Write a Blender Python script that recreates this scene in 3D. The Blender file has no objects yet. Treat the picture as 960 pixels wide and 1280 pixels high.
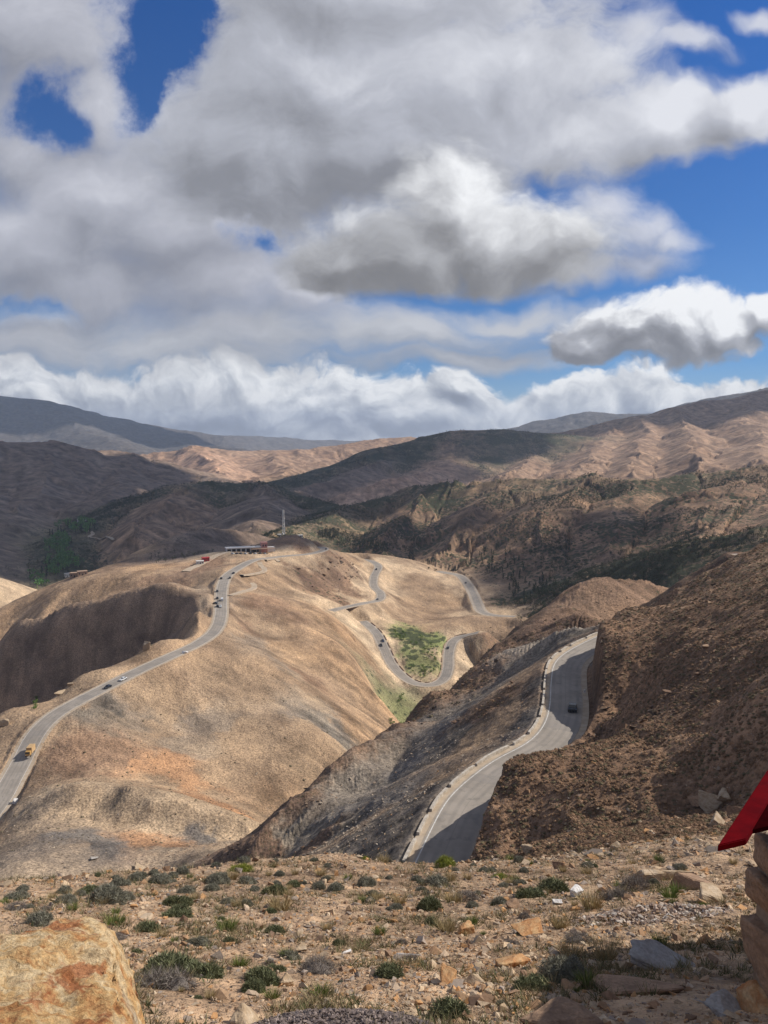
import bpy, bmesh, math, random
import numpy as np
from mathutils import Vector, Matrix

R = math.radians
scene = bpy.context.scene
COL = scene.collection

# ------------------------------------------------------------------ camera
# the viewer's eye is the origin; +y looks down the valley, z is height
FOCAL = 950.0 / 1280.0            # focal length over picture height
PITCH = R(5.4)                    # camera tips down this much
cam_data = bpy.data.cameras.new('camera')
cam_data.sensor_fit = 'VERTICAL'
cam_data.sensor_height = 32.0
cam_data.lens = 32.0 * FOCAL
cam_data.clip_start = 0.05
cam_data.clip_end = 200000.0
cam = bpy.data.objects.new('camera', cam_data)
COL.objects.link(cam)
cam.location = (0, 0, 0)
cam.rotation_euler = (R(90) - PITCH, 0, 0)
scene.camera = cam

# ------------------------------------------------------------------ sun and sky
SUN_AZ = R(70)                    # clockwise from +y (towards +x)
SUN_EL = R(37)
sun_dir = Vector((math.sin(SUN_AZ) * math.cos(SUN_EL), math.cos(SUN_AZ) * math.cos(SUN_EL), math.sin(SUN_EL)))
sun_data = bpy.data.lights.new('sun', 'SUN')
sun_data.energy = 4.5
sun_data.angle = R(0.5)
sun_data.color = (1.0, 0.94, 0.86)
sun = bpy.data.objects.new('sun', sun_data)
COL.objects.link(sun)
sun.rotation_euler = (-sun_dir).to_track_quat('-Z', 'Y').to_euler()

scene.view_settings.view_transform = 'Standard'
scene.view_settings.look = 'None'
scene.view_settings.exposure = 0.3
scene.view_settings.gamma = 1.0
scene.view_settings.use_curve_mapping = False
HAZE = 4.8e-5
# ------------------------------------------------------------------ small node language
class NT:
    """writes node trees as expressions"""
    def __init__(s, tree):
        s.t = tree; s.n = tree.nodes; s.l = tree.links
    def put(s, sock, v):
        if hasattr(v, 'is_output'): s.l.new(v, sock)
        elif v is not None:
            try: sock.default_value = v
            except Exception:
                sock.default_value = tuple(v) + (1.0,) if hasattr(v, '__len__') else (v, v, v)
    def m(s, op, a, b=None, c=None, clamp=False):
        n = s.n.new('ShaderNodeMath'); n.operation = op; n.use_clamp = clamp
        s.put(n.inputs[0], a)
        if b is not None: s.put(n.inputs[1], b)
        if c is not None: s.put(n.inputs[2], c)
        return n.outputs[0]
    def add(s, a, b): return s.m('ADD', a, b)
    def sub(s, a, b): return s.m('SUBTRACT', a, b)
    def mul(s, a, b): return s.m('MULTIPLY', a, b)
    def div(s, a, b): return s.m('DIVIDE', a, b)
    def mx(s, a, b): return s.m('MAXIMUM', a, b)
    def mn(s, a, b): return s.m('MINIMUM', a, b)
    def madd(s, a, b, c): return s.m('MULTIPLY_ADD', a, b, c)
    def v(s, op, a, b=None, sc=None):
        n = s.n.new('ShaderNodeVectorMath'); n.operation = op
        s.put(n.inputs[0], a)
        if b is not None: s.put(n.inputs[1], b)
        if sc is not None: s.put(n.inputs['Scale'], sc)
        return n.outputs['Value'] if op in ('LENGTH', 'DOT_PRODUCT', 'DISTANCE') else n.outputs[0]
    def xyz(s, x, y, z):
        n = s.n.new('ShaderNodeCombineXYZ')
        s.put(n.inputs[0], x); s.put(n.inputs[1], y); s.put(n.inputs[2], z)
        return n.outputs[0]
    def sep(s, a):
        n = s.n.new('ShaderNodeSeparateXYZ'); s.put(n.inputs[0], a); return n.outputs
    def ss(s, x, lo, hi, a=0.0, b=1.0, kind='SMOOTHSTEP'):
        n = s.n.new('ShaderNodeMapRange'); n.interpolation_type = kind; n.clamp = True
        for i, q in enumerate((x, lo, hi, a, b)): s.put(n.inputs[i], q)
        return n.outputs[0]
    def mix(s, f, a, b, blend='MIX'):
        n = s.n.new('ShaderNodeMix'); n.data_type = 'RGBA'; n.blend_type = blend; n.clamp_factor = True
        s.put(n.inputs[0], f); s.put(n.inputs[6], a); s.put(n.inputs[7], b)
        return n.outputs[2]
    def noise(s, vec, scale, detail=4.0, rough=0.55, lac=2.0, dist=0.0, dim='3D', out='Fac', w=None, kind='FBM'):
        n = s.n.new('ShaderNodeTexNoise'); n.noise_dimensions = dim; n.noise_type = kind
        if vec is not None: s.put(n.inputs['Vector'], vec)
        if w is not None: s.put(n.inputs['W'], w)
        s.put(n.inputs['Scale'], scale); s.put(n.inputs['Detail'], detail); s.put(n.inputs['Roughness'], rough)
        s.put(n.inputs['Lacunarity'], lac); s.put(n.inputs['Distortion'], dist)
        return n.outputs[out]
    def voro(s, vec, scale, feature='F1', out='Distance', rnd=1.0, detail=0.0):
        n = s.n.new('ShaderNodeTexVoronoi'); n.feature = feature
        s.put(n.inputs['Vector'], vec); s.put(n.inputs['Scale'], scale); s.put(n.inputs['Randomness'], rnd)
        if 'Detail' in n.inputs: s.put(n.inputs['Detail'], detail)
        return n.outputs[out]
    def ramp(s, f, stops, interp='LINEAR'):
        n = s.n.new('ShaderNodeValToRGB'); s.put(n.inputs[0], f)
        e = n.color_ramp.elements; n.color_ramp.interpolation = interp
        while len(e) < len(stops): e.new(0.5)
        for q, (p, c) in zip(e, stops):
            q.position = p; q.color = (*c, 1) if len(c) == 3 else c
        return n.outputs[0]
    def attr(s, name, out='Color'):
        n = s.n.new('ShaderNodeAttribute'); n.attribute_name = name; return n.outputs[out]
    def bump(s, h, strength=0.5, dist=0.1, normal=None):
        n = s.n.new('ShaderNodeBump'); s.put(n.inputs['Height'], h)
        s.put(n.inputs['Strength'], strength); s.put(n.inputs['Distance'], dist)
        if normal is not None: s.put(n.inputs['Normal'], normal)
        return n.outputs[0]

def new_material(name):
    m = bpy.data.materials.new(name); m.use_nodes = True
    for n in list(m.node_tree.nodes):
        if n.type not in ('BSDF_PRINCIPLED', 'OUTPUT_MATERIAL'): m.node_tree.nodes.remove(n)
    nt = NT(m.node_tree)
    b = [n for n in nt.n if n.type == 'BSDF_PRINCIPLED'][0]
    return m, nt, b

def speckled_material(name, c1, c2, scale=6.0, rough=0.85, bump=0.3, bdist=0.02, spec=0.3, metal=0.0, detail=5.0, c3=None, coords='Object'):
    """two colours broken up by noise: paint, stone, metal, plaster"""
    m, t, b = new_material(name)
    tc = t.n.new('ShaderNodeTexCoord').outputs[coords]
    f = t.noise(tc, scale, detail, 0.62)
    g = t.ss(f, 0.36, 0.64)
    c = t.mix(g, (*c1, 1), (*c2, 1))
    if c3 is not None:
        c = t.mix(t.ss(t.noise(tc, scale * 3.1, 3, 0.6), 0.58, 0.7), c, (*c3, 1))
    t.put(b.inputs['Base Color'], c)
    t.put(b.inputs['Roughness'], rough); t.put(b.inputs['Metallic'], metal)
    b.inputs['Specular IOR Level'].default_value = spec
    if bump: t.put(b.inputs['Normal'], t.bump(f, bump, bdist))
    return m
# ------------------------------------------------------------------ the sky: clear air and banks of cumulus, by direction
def sight(px, py):
    """direction (azimuth, slope) of a point of the survey photograph"""
    x = (px - 480.0) / 950.0; y = -(py - 640.0) / 950.0
    f = math.cos(PITCH) + y * math.sin(PITCH)
    z = -math.sin(PITCH) + y * math.cos(PITCH)
    return math.atan2(x, f), z / math.hypot(x, f)
def heaven(px, py):
    a, s = sight(px, py)
    return math.tan(a), s / math.cos(a)

# each bank of cloud: a base line and blobs (px, py, rx, ry)
BANKS = {
    'horizon': (585, [(60, 512, 230, 48), (-150, 506, 200, 60), (230, 512, 130, 50), (320, 512, 130, 56), (430, 515, 120, 52), (525, 524, 90, 36), (480, 590, 500, 44), (660, 536, 80, 30),
                (578, 486, 34, 24), (745, 512, 75, 38), (830, 500, 80, 36), (915, 492, 80, 28), (1100, 480, 120, 45)]),
    'streak': (520, [(20, 430, 240, 38), (220, 432, 240, 32), (330, 418, 140, 36), (510, 415, 170, 30), (640, 397, 110, 20), (570, 445, 150, 15), (-160, 420, 160, 40)]),
    'lone': (454, [(740, 424, 44, 28), (790, 416, 64, 32), (845, 414, 80, 36), (910, 414, 50, 30), (955, 402, 24, 20)]),
    'second': (368, [(556, 262, 70, 66), (610, 305, 120, 72), (500, 325, 120, 60), (680, 318, 80, 50), (430, 330, 80, 40)]),
    'wisp': (400, [(768, 272, 46, 40), (798, 300, 52, 36), (838, 318, 38, 20), (800, 345, 60, 18), (850, 60, 46, 14), (790, 40, 34, 26), (950, 26, 40, 10), (720, 350, 60, 16)]),
    'main': (350, [(420, 90, 210, 140), (590, 115, 180, 115), (320, 180, 170, 110), (500, 180, 230, 80), (725, 168, 120, 64), (440, -30, 270, 90), (840, 152, 76, 46), (930, 122, 54, 38), (640, 80, 76, 60)]),
    'left': (470, [(45, 40, 100, 90), (30, 180, 110, 90), (130, 250, 140, 90), (40, 320, 190, 90), (240, 300, 130, 80), (280, 350, 150, 60), (100, 365, 190, 44), (370, 360, 90, 40), (-140, 150, 160, 240), (120, 130, 50, 70)]),
}
HOLES = [(178, 30, 46, 70), (170, 95, 34, 50), (200, -10, 46, 50), (62, 138, 38, 30), (84, 156, 24, 24), (312, 309, 40, 26), (40, 388, 70, 14), (500, 372, 60, 12)]
SHADE = {   # (px, py, rx, ry, how much brighter or darker) - thick and thin places of the banks
    'main': [(390, 225, 260, 110, -.15), (220, 190, 90, 90, -.06), (640, 70, 260, 110, .20), (700, 185, 150, 60, .14), (470, 60, 160, 90, .10), (560, 120, 100, 60, .10), (860, 180, 170, 80, .16), (560, 205, 120, 30, -.08)],
    'second': [(540, 375, 320, 110, -.34), (430, 322, 90, 70, -.08), (568, 236, 90, 60, .34), (640, 285, 160, 60, .16)],
    'wisp': [(790, 330, 90, 40, -.12), (765, 262, 50, 30, .14)],
    'left': [(60, 350, 230, 50, -.16), (30, 280, 90, 40, .20), (250, 330, 160, 60, -.08), (90, 90, 120, 100, -.05), (110, 255, 120, 40, .05), (330, 365, 140, 30, .10)],
    'lone': [(790, 450, 200, 56, -.30), (715, 415, 60, 50, -.16), (860, 388, 140, 40, .24)],
    'horizon': [(60, 490, 200, 26, -.05), (200, 520, 200, 40, -.16), (430, 480, 120, 30, .12), (330, 480, 120, 30, .12), (560, 530, 160, 30, .05), (580, 482, 40, 26, -.30), (900, 470, 70, 16, -.2)],
    'streak': [(100, 420, 300, 26, -.05), (200, 445, 220, 16, .1)],
}
def blob_group(name, blobs, weights=False):
    g = bpy.data.node_groups.new(name, 'ShaderNodeTree')
    g.interface.new_socket('P', in_out='INPUT', socket_type='NodeSocketVector')
    g.interface.new_socket('F', in_out='OUTPUT', socket_type='NodeSocketFloat')
    t = NT(g); gi = t.n.new('NodeGroupInput'); go = t.n.new('NodeGroupOutput')
    acc = None
    for q in blobs:
        px, py, rx, ry = q[:4]
        u, v = heaven(px, py); kx, ky = 950.0 / rx, 950.0 / ry
        n = t.n.new('ShaderNodeVectorMath'); n.operation = 'MULTIPLY_ADD'
        t.put(n.inputs[0], gi.outputs[0]); n.inputs[1].default_value = (kx, ky, 0); n.inputs[2].default_value = (-u * kx, -v * ky, 0)
        l = t.v('LENGTH', n.outputs[0])
        if weights:
            e = t.ss(l, 1.25, 0.0, 0.0, q[4])
            acc = e if acc is None else t.add(acc, e)
        else:
            acc = l if acc is None else t.m('SMOOTH_MIN', acc, l, .22)
    t.l.new(acc, go.inputs[0])
    return g

world = bpy.data.worlds.new('World')
scene.world = world
world.use_nodes = True
w = NT(world.node_tree)
for n in list(w.n): w.n.remove(n)
sky = w.n.new('ShaderNodeTexSky'); sky.sky_type = 'NISHITA'; sky.sun_disc = False
sky.sun_elevation = SUN_EL; sky.sun_rotation = SUN_AZ
sky.altitude = 1800; sky.dust_density = .2; sky.ozone_density = 2.5; sky.air_density = 1.0
dirv = w.n.new('ShaderNodeTexCoord').outputs['Generated']
s = w.sep(dirv)
yy = w.mx(w.m('ABSOLUTE', s[1]), .18)
u = w.div(s[0], yy); v = w.div(w.mx(s[2], -.05), yy)
U0 = w.xyz(u, v, 0.0)
def field(grp, P):
    n = w.n.new('ShaderNodeGroup'); n.node_tree = grp; w.put(n.inputs[0], P); return n.outputs[0]
warp = w.v('SUBTRACT', w.noise(U0, 5.0, 4, .55, dim='2D', out='Color'), (.5, .5, .5))
U = w.v('ADD', U0, w.v('SCALE', warp, sc=.10))
LU, LV = .028, .042                      # a step towards the sun across the sky
def fbm2(P, sc, seed, det, rough=.56, stretch=1.5):
    q = w.n.new('ShaderNodeVectorMath'); q.operation = 'MULTIPLY_ADD'
    w.put(q.inputs[0], P); q.inputs[1].default_value = (1, stretch, 0); q.inputs[2].default_value = (seed * 1.37, seed * .71, 0)
    return w.noise(q.outputs[0], sc, det, rough, dim='2D')
def heads(P, sc, seed, stretch):
    """round cauliflower heads, 0..1"""
    n = w.m('ABSOLUTE', w.madd(fbm2(P, sc, seed, 1.0, .4, stretch), 2.0, -1.0))
    m = w.m('ABSOLUTE', w.madd(fbm2(P, sc * 2.6, seed + 5, 2.0, .5, stretch), 2.0, -1.0))
    return w.madd(m, .45, n)
holes = w.ss(w.madd(fbm2(U0, 6, 31.0, 8, .66, 1.0), 4.0, w.sub(-1.55, field(blob_group('cloud_holes', HOLES), U))), -1.2, 1.0)
def layer(colour, name, sc, seed, amp, soft, base, mid, top, gain, dens=1.0, bil=.0, bsc=12.0, stretch=1.5, cut=False, k=1.0, rough=.56, det=6.0, bias=.55, more=0.0):
    line, blobs = BANKS[name]
    grp = blob_group('cloud_bank_' + name, blobs)
    vb = heaven(480, line)[1]
    def F(P):
        f = w.sub(1.0, field(grp, P))
        f = w.madd(fbm2(P, sc, seed, det, rough, stretch), 2 * amp, w.sub(f, amp))
        if bil: f = w.madd(heads(P, bsc, seed + 3, stretch), bil, f)
        return f
    f0 = F(U); f1 = F(w.v('ADD', U, (LU * k, LV * k, 0)))
    fa = w.add(f0, more) if more else f0
    if cut: fa = w.madd(holes, -1.5, fa)
    flat = w.mul(w.mx(w.sub(w.madd(fbm2(U, sc * 1.3, seed + 4, 4, .6, 1.0), .05, vb - .022), v), 0.0), 26.0)
    fa = w.sub(fa, flat)
    alpha = w.mul(w.ss(fa, -soft, soft * 1.6), dens)
    lit = w.mul(w.sub(f0, f1), gain)                      # facing the sun where the bank thins out towards it
    b0 = w.madd(w.ss(fa, .0, .8), -.2, w.add(lit, bias))
    b0 = w.add(b0, field(blob_group('cloud_depth_' + name, SHADE[name], True), U))
    b0 = w.madd(fbm2(U, sc * 2.2, seed + 9, 5.0, .62, stretch), .44, w.sub(b0, .22))
    b0 = w.madd(b0, .72, .22)
    c = w.ramp(b0, [(.0, tuple(.78 * q for q in base)), (.24, base), (.62, mid), (1.02 if False else 1.0, top)])
    return w.mix(alpha, colour, w.v('SCALE', c, sc=10.0))
tint = w.ramp(w.m('ABSOLUTE', v), [(0.0, (.60, .66, .80)), (.12, (.32, .56, .82)), (.6, (.13, .50, .98))])
colour = w.v('MULTIPLY', sky.outputs[0], tint)
colour = layer(colour, 'horizon', 8, 2.3, .95, .14, (.30, .33, .40), (.54, .57, .62), (.92, .93, .94), 1.2, bil=.45, bsc=13, stretch=1.4, k=.35, rough=.62, det=8)
colour = layer(colour, 'streak', 7, 5.1, .55, .5, (.32, .335, .38), (.42, .435, .475), (.60, .61, .64), .5, dens=.94, stretch=3.0, rough=.66)
colour = layer(colour, 'lone', 9, 8.2, .6, .20, (.26, .265, .29), (.44, .45, .49), (.92, .93, .95), 1.1, bil=.5, bsc=13, k=.45, bias=.6, rough=.64, det=8)
colour = layer(colour, 'left', 4.0, 15.3, .6, .55, (.28, .29, .335), (.45, .46, .52), (.70, .71, .77), .6, cut=True, dens=.98, rough=.63, det=8, more=.2)
colour = layer(colour, 'wisp', 7, 17.4, .75, .5, (.34, .36, .44), (.50, .52, .60), (.70, .71, .77), .6, dens=.85, rough=.66, det=8)
colour = layer(colour, 'main', 4.5, 21.9, .62, .24, (.25, .258, .29), (.455, .47, .53), (.75, .765, .82), .6, bil=.22, bsc=6, cut=True, rough=.64, det=8)
colour = layer(colour, 'second', 6.5, 11.7, .55, .30, (.24, .24, .25), (.47, .475, .50), (.90, .91, .93), .7, bil=.35, bsc=9, k=.5, bias=.62, rough=.64, det=8)
hi = w.mul(w.ss(v, .66, 1.0), w.ss(fbm2(U, 2.2, 41.0, 5, .58, .6), .40, .56))    # broken cloud added overhead, out of view, to brighten and whiten the shade
colour = w.mix(w.mul(hi, .92), colour, (5.0, 5.1, 5.4, 1))
bg = w.n.new('ShaderNodeBackground'); bg.inputs[1].default_value = 0.085
w.put(bg.inputs[0], colour)
wo = w.n.new('ShaderNodeOutputWorld'); w.l.new(bg.outputs[0], wo.inputs[0])
world.cycles.sampling_method = 'NONE'
RES = 1.0
# ------------------------------------------------------------------ survey helpers
def azi(px): return math.atan((px - 480.0) / 950.0)
def P(px, py, r):
    a, s = sight(px, py); return (r * math.sin(a), r * math.cos(a), r * s)

# ------------------------------------------------------------------ noise
def _hash(ix, iy, seed):
    h = (ix.astype(np.int64) * 374761393 + iy.astype(np.int64) * 668265263 + seed * 974634777) & 0xFFFFFFFF
    h = ((h ^ (h >> 13)) * 1274126177) & 0xFFFFFFFF
    h = ((h ^ (h >> 16)) * 2246822519) & 0xFFFFFFFF
    return (h ^ (h >> 15)) & 0xFFFFFFFF
def perlin(x, y, seed=0):
    ix = np.floor(x); iy = np.floor(y); fx = x - ix; fy = y - iy
    u = fx * fx * fx * (fx * (fx * 6 - 15) + 10); w = fy * fy * fy * (fy * (fy * 6 - 15) + 10)
    def g(dx, dy):
        a = _hash(ix + dx, iy + dy, seed) * (2 * np.pi / 4294967296.0)
        return np.cos(a) * (fx - dx) + np.sin(a) * (fy - dy)
    a = g(0, 0); b = g(1, 0); c = g(0, 1); d = g(1, 1)
    return 1.5 * (a + u * (b - a) + w * (c - a + u * (a - b - c + d)))
def fbm(x, y, lam, octs, seed=0, gain=0.5, ridged=False):
    s = 0; amp = 1.0; f = 1.0 / lam
    for k in range(octs):
        n = perlin(x * f, y * f, seed + k * 17)
        if ridged: n = 1 - 2 * np.abs(n)
        s = s + amp * n; amp *= gain; f *= 2.03
    return s
def sstep(x, lo, hi):
    t = np.clip((x - lo) / (hi - lo), 0, 1); return t * t * (3 - 2 * t)

# ------------------------------------------------------------------ survey of the near and middle ground: (px, py, range, soil)
NEAR = []
def N(px, py, r, soil=None):
    a, s = sight(px, py); NEAR.append((a, math.log(r), s, soil))
def H(px, r, z, soil=None):
    NEAR.append((azi(px), math.log(r), z / r, soil))

# viewpoint slope
for px in (-500, -150, 150, 480, 800, 1150, 1500):
    H(px, 1.0, -1.75, 'rubble'); H(px, 2.5, -2.75, 'rubble')
for px in (-60, 180, 330, 480, 630, 800, 1020):
    N(px, 1280, 6.0, 'rubble'); N(px, 1200, 10.0, 'rubble'); N(px, 1150, 14.5, 'rubble'); N(px, 1112, 21.0, 'rubble')
for px, py, r in ((-60, 1118, 24), (0, 1108, 24), (80, 1100, 25), (150, 1094, 26), (250, 1086, 27), (330, 1079, 28), (420, 1071, 29),
                  (480, 1077, 28), (560, 1081, 27.5), (640, 1082, 28), (720, 1078, 29), (800, 1072, 30), (880, 1064, 31), (960, 1055, 32), (1050, 1045, 33)):
    N(px, py, r, 'rubble')
for px in (-300, 1300):
    H(px, 12, -8.2, 'rubble'); H(px, 28, -16, 'rubble')
# hidden drop under the rim
for px, r, z in ((-300, 60, -50), (0, 60, -58), (150, 60, -58), (300, 60, -56), (420, 60, -48), (480, 60, -43), (560, 60, -40.5),
                 (-300, 120, -108), (0, 120, -105), (150, 120, -105), (300, 120, -103), (400, 105, -77), (0, 42, -36), (150, 42, -36), (300, 42, -34), (420, 42, -30), (500, 42, -28)):
    H(px, r, z)
# brown hillside right of the near road
for q in ((640, 1072, 68), (700, 1060, 62), (640, 1020, 96), (700, 1000, 95), (800, 1035, 70), (800, 960, 105), (800, 900, 140), (800, 850, 165), (800, 800, 205),
          (800, 772, 232), (900, 1000, 85), (900, 900, 112), (900, 850, 132), (900, 800, 162), (900, 750, 212), (900, 722, 265), (960, 1000, 75), (960, 900, 93), (960, 850, 110),
          (960, 800, 132), (960, 750, 178), (960, 722, 225), (1050, 1000, 62), (1050, 900, 80), (1050, 800, 112), (1050, 740, 160),):
    N(q[0], q[1], q[2] * (1 - .14 * min(max((q[2] - 62) / 45, 0), 1)), 'scrub')
for q in ((762, 795, 204), (800, 760, 228), (850, 737, 250), (900, 713, 275), (960, 702, 300), (1050, 690, 305)):
    N(*q, 'scrub')
for px, r, z in ((790, 290, -92), (850, 350, -98), (900, 420, -100), (960, 460, -95), (1100, 480, -80)): H(px, r, z, 'crag')
# near road shelf
for q in ((518, 1080, 100), (560, 1020, 111), (600, 972, 124), (640, 940, 138), (685, 890, 160), (705, 850, 182), (722, 818, 203), (748, 795, 221)): N(*q, 'scree')
# scree below that road, down to the spur edge
for q in ((470, 1040, 128), (430, 1030, 150), (395, 1035, 165), (360, 1050, 170), (480, 1060, 118), (520, 1000, 135), (560, 940, 185), (600, 905, 212), (640, 862, 240), (650, 830, 275),
          (670, 800, 300), (700, 790, 270), (440, 990, 185), (500, 950, 200), (550, 900, 240)): N(*q, 'scree')
for q in ((332, 1062, 168), (338, 1040, 172), (355, 1000, 185), (395, 972, 198), (420, 959, 206), (440, 947, 213), (470, 927, 231), (500, 907, 252), (515, 896, 264), (530, 884, 276), (562, 858, 302), (600, 822, 330), (640, 785, 362), (690, 750, 395)): N(*q, 'crag')
for q in ((600, 860, 275), (640, 810, 320), (690, 775, 345), (730, 770, 330)): N(*q, 'crag')
for q in ((705, 742, 406), (720, 740, 412), (760, 735, 422), (800, 733, 428), (830, 738, 430)): N(*q, 'crag')
for q in ((780, 745, 385), (740, 752, 375)): N(*q, 'redsoil')
for px, r, z in ((332, 205, -138), (380, 235, -152), (440, 285, -166), (500, 330, -180), (560, 400, -196), (620, 450, -200), (690, 520, -180), (760, 540, -150), (830, 540, -138), (960, 620, -135), (1100, 620, -120)): H(px, r, z)
# lower left hillock and its lit edge
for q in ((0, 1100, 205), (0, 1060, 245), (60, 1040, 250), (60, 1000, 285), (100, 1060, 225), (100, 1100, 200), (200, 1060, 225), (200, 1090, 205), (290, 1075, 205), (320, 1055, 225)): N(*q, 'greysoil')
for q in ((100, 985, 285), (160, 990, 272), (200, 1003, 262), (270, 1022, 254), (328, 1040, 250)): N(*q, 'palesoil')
for px, py, r in ((100, 984, 286), (160, 990, 272), (200, 1003, 262), (270, 1022, 254), (328, 1040, 250)):
    a_, s_ = sight(px, py)
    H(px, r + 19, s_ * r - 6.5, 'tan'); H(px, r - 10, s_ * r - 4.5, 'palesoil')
for q in ((110, 955, 330), (80, 935, 345), (150, 950, 330)): N(*q, 'redsoil')
for q in ((200, 975, 318), (270, 1000, 310), (325, 1020, 305)): N(*q, 'tan')
# the long smooth hill with the main road along its crest
for q in ((312, 702, 760), (290, 713, 690), (277, 735, 622), (274, 772, 535), (250, 803, 470), (218, 818, 440), (174, 838, 420), (134, 858, 402), (101, 875, 388), (67, 895, 374), (44, 919, 362), (27, 952, 345), (0, 1000, 318), (-40, 1060, 290), (-100, 1120, 270)): N(*q, 'tan')
for q in ((330, 790, 545), (296, 792, 508), (300, 772, 555), (300, 850, 430), (200, 880, 400), (200, 920, 368), (300, 920, 375), (300, 970, 340), (380, 860, 450), (400, 920, 382), (350, 960, 348), (340, 740, 672), (360, 715, 745), (340, 830, 455)): N(*q, 'tan')
for q in ((400, 800, 545), (420, 860, 490), (440, 900, 440), (450, 835, 545), (470, 870, 520), (430, 780, 620), (400, 760, 640), (450, 925, 425), (482, 893, 530)): N(*q, 'orange')
for q in ((488, 905, 548), (503, 880, 575), (520, 866, 605)): N(*q, 'stream')
for px, r, z in ((520, 545, -212), (400, 275, -158), (440, 335, -178), (350, 245, -146)): H(px, r, z)
# left of the main road: small shelf, gully, then the shaded bluff
for q in ((150, 835, 432), (205, 800, 470), (235, 770, 520), (100, 862, 412), (60, 885, 396), (15, 900, 385), (-60, 960, 360)): N(*q, 'tan')
for q in ((0, 888, 400), (90, 848, 425), (130, 835, 440), (178, 815, 470)): N(*q, 'tan')
for px, r, z in ((-80, 450, -215), (0, 450, -200), (90, 475, -190), (150, 500, -176), (200, 520, -158), (-250, 470, -235)): H(px, r, z)
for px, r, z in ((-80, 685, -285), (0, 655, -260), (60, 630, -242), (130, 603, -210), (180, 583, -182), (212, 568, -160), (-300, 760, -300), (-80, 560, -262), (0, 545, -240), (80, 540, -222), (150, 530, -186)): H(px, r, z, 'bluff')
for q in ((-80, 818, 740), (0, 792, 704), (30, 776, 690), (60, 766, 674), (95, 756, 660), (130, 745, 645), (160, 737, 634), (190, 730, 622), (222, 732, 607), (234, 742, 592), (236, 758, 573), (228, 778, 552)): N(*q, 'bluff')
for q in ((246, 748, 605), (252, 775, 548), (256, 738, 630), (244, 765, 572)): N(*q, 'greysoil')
# tan ridge behind the bluff
for px, r, z in ((0, 725, -176), (60, 695, -158), (130, 665, -139), (190, 645, -129)): H(px, r, z, 'orange')
for q in ((0, 762, 850), (60, 738, 865), (110, 720, 880), (150, 700, 905), (190, 680, 935), (-80, 792, 830), (0, 778, 775), (60, 756, 735), (110, 736, 735), (160, 722, 735), (200, 712, 760)): N(*q, 'orange')
for q in ((225, 668, 930), (262, 657, 990), (300, 664, 1010), (330, 672, 1000), (205, 700, 850), (240, 692, 870), (280, 682, 920)): N(*q, 'dark')
for q in ((245, 712, 730), (215, 722, 715), (262, 705, 770)): N(*q, 'redsoil')
for px, r, z in ((-80, 850, -205), (0, 900, -212), (60, 950, -213), (130, 1000, -213), (200, 1080, -205), (262, 1150, -195), (330, 1150, -190), (-250, 900, -200)): H(px, r, z, 'dark')
# knoll with the cafe and the mast, loops of road behind
for q in ((285, 689, 800), (300, 690, 810), (330, 691, 815), (345, 690, 830)): N(*q, 'palesoil')
for q in ((352, 671, 880), (384, 670, 890), (340, 679, 870), (400, 680, 890), (372, 682, 850), (355, 676, 865)): N(*q, 'redsoil')
for q in ((340, 697, 790), (380, 693, 815), (405, 687, 870)): N(*q, 'palesoil')
for px, r, z in ((330, 980, -148), (380, 1010, -140), (420, 1010, -150)): H(px, r, z)
for q in ((390, 720, 770), (400, 740, 740), (430, 735, 800), (430, 705, 860)): N(*q, 'crag')
for q in ((427, 760, 700), (452, 755, 745), (474, 749, 790), (476, 742, 815), (468, 730, 850), (466, 720, 890), (474, 708, 935), (464, 702, 960)): N(*q, 'palesoil')
for q in ((430, 692, 940), (460, 692, 1000), (500, 698, 1020), (540, 710, 1020), (560, 722, 1000), (520, 730, 910), (550, 750, 870), (500, 750, 830), (572, 760, 860), (500, 770, 770), (540, 775, 790)): N(*q, 'tan')
for px, r, z in ((430, 1120, -190), (500, 1150, -200), (560, 1120, -202)): H(px, r, z, 'forest')
# valley road loop and the green bowl inside it
for q in ((462, 782, 700), (471, 791, 688), (480, 810, 662), (489, 829, 640), (502, 844, 622), (517, 854, 612), (539, 856, 610), (555, 849, 622), (561, 835, 640), (561, 816, 668), (566, 801, 692), (573, 797, 700)): N(*q, 'palesoil')
for q in ((520, 805, 670), (530, 830, 640), (510, 792, 700), (545, 800, 690)): N(*q, 'green')
for q in ((590, 778, 745), (610, 772, 765), (570, 775, 745), (545, 785, 720)): N(*q, 'tan')
for q in ((555, 716, 1000), (574, 719, 985), (583, 727, 950), (592, 743, 890), (597, 757, 845), (600, 766, 815), (630, 769, 805)): N(*q, 'palesoil')
for px, r, z in ((620, 700, -212), (620, 580, -215), (560, 520, -212)): H(px, r, z, 'crag')
for px, r, z in ((650, 850, -180), (700, 820, -165), (760, 780, -140), (840, 740, -115), (960, 740, -90), (1100, 760, -70)): H(px, r, z, 'forest')
for px, r, z in ((-500, 1000, -205), (-500, 500, -230), (-500, 250, -150), (-500, 100, -85), (-500, 40, -26), (1500, 1000, -60), (1500, 500, -60), (1500, 200, -10), (1500, 80, -25), (1500, 35, -17)): H(px, r, z)
for px in (-500, -200, 0, 150, 300, 450, 600, 750, 900, 1100, 1500): H(px, 1500, -225 if px < 600 else -215, 'dark')
for px in (-500, 100, 500, 900, 1500): H(px, 2200, -220, 'dark')
for px in (640, 760, 900): H(px, 1100, -190, 'forest')

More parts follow.
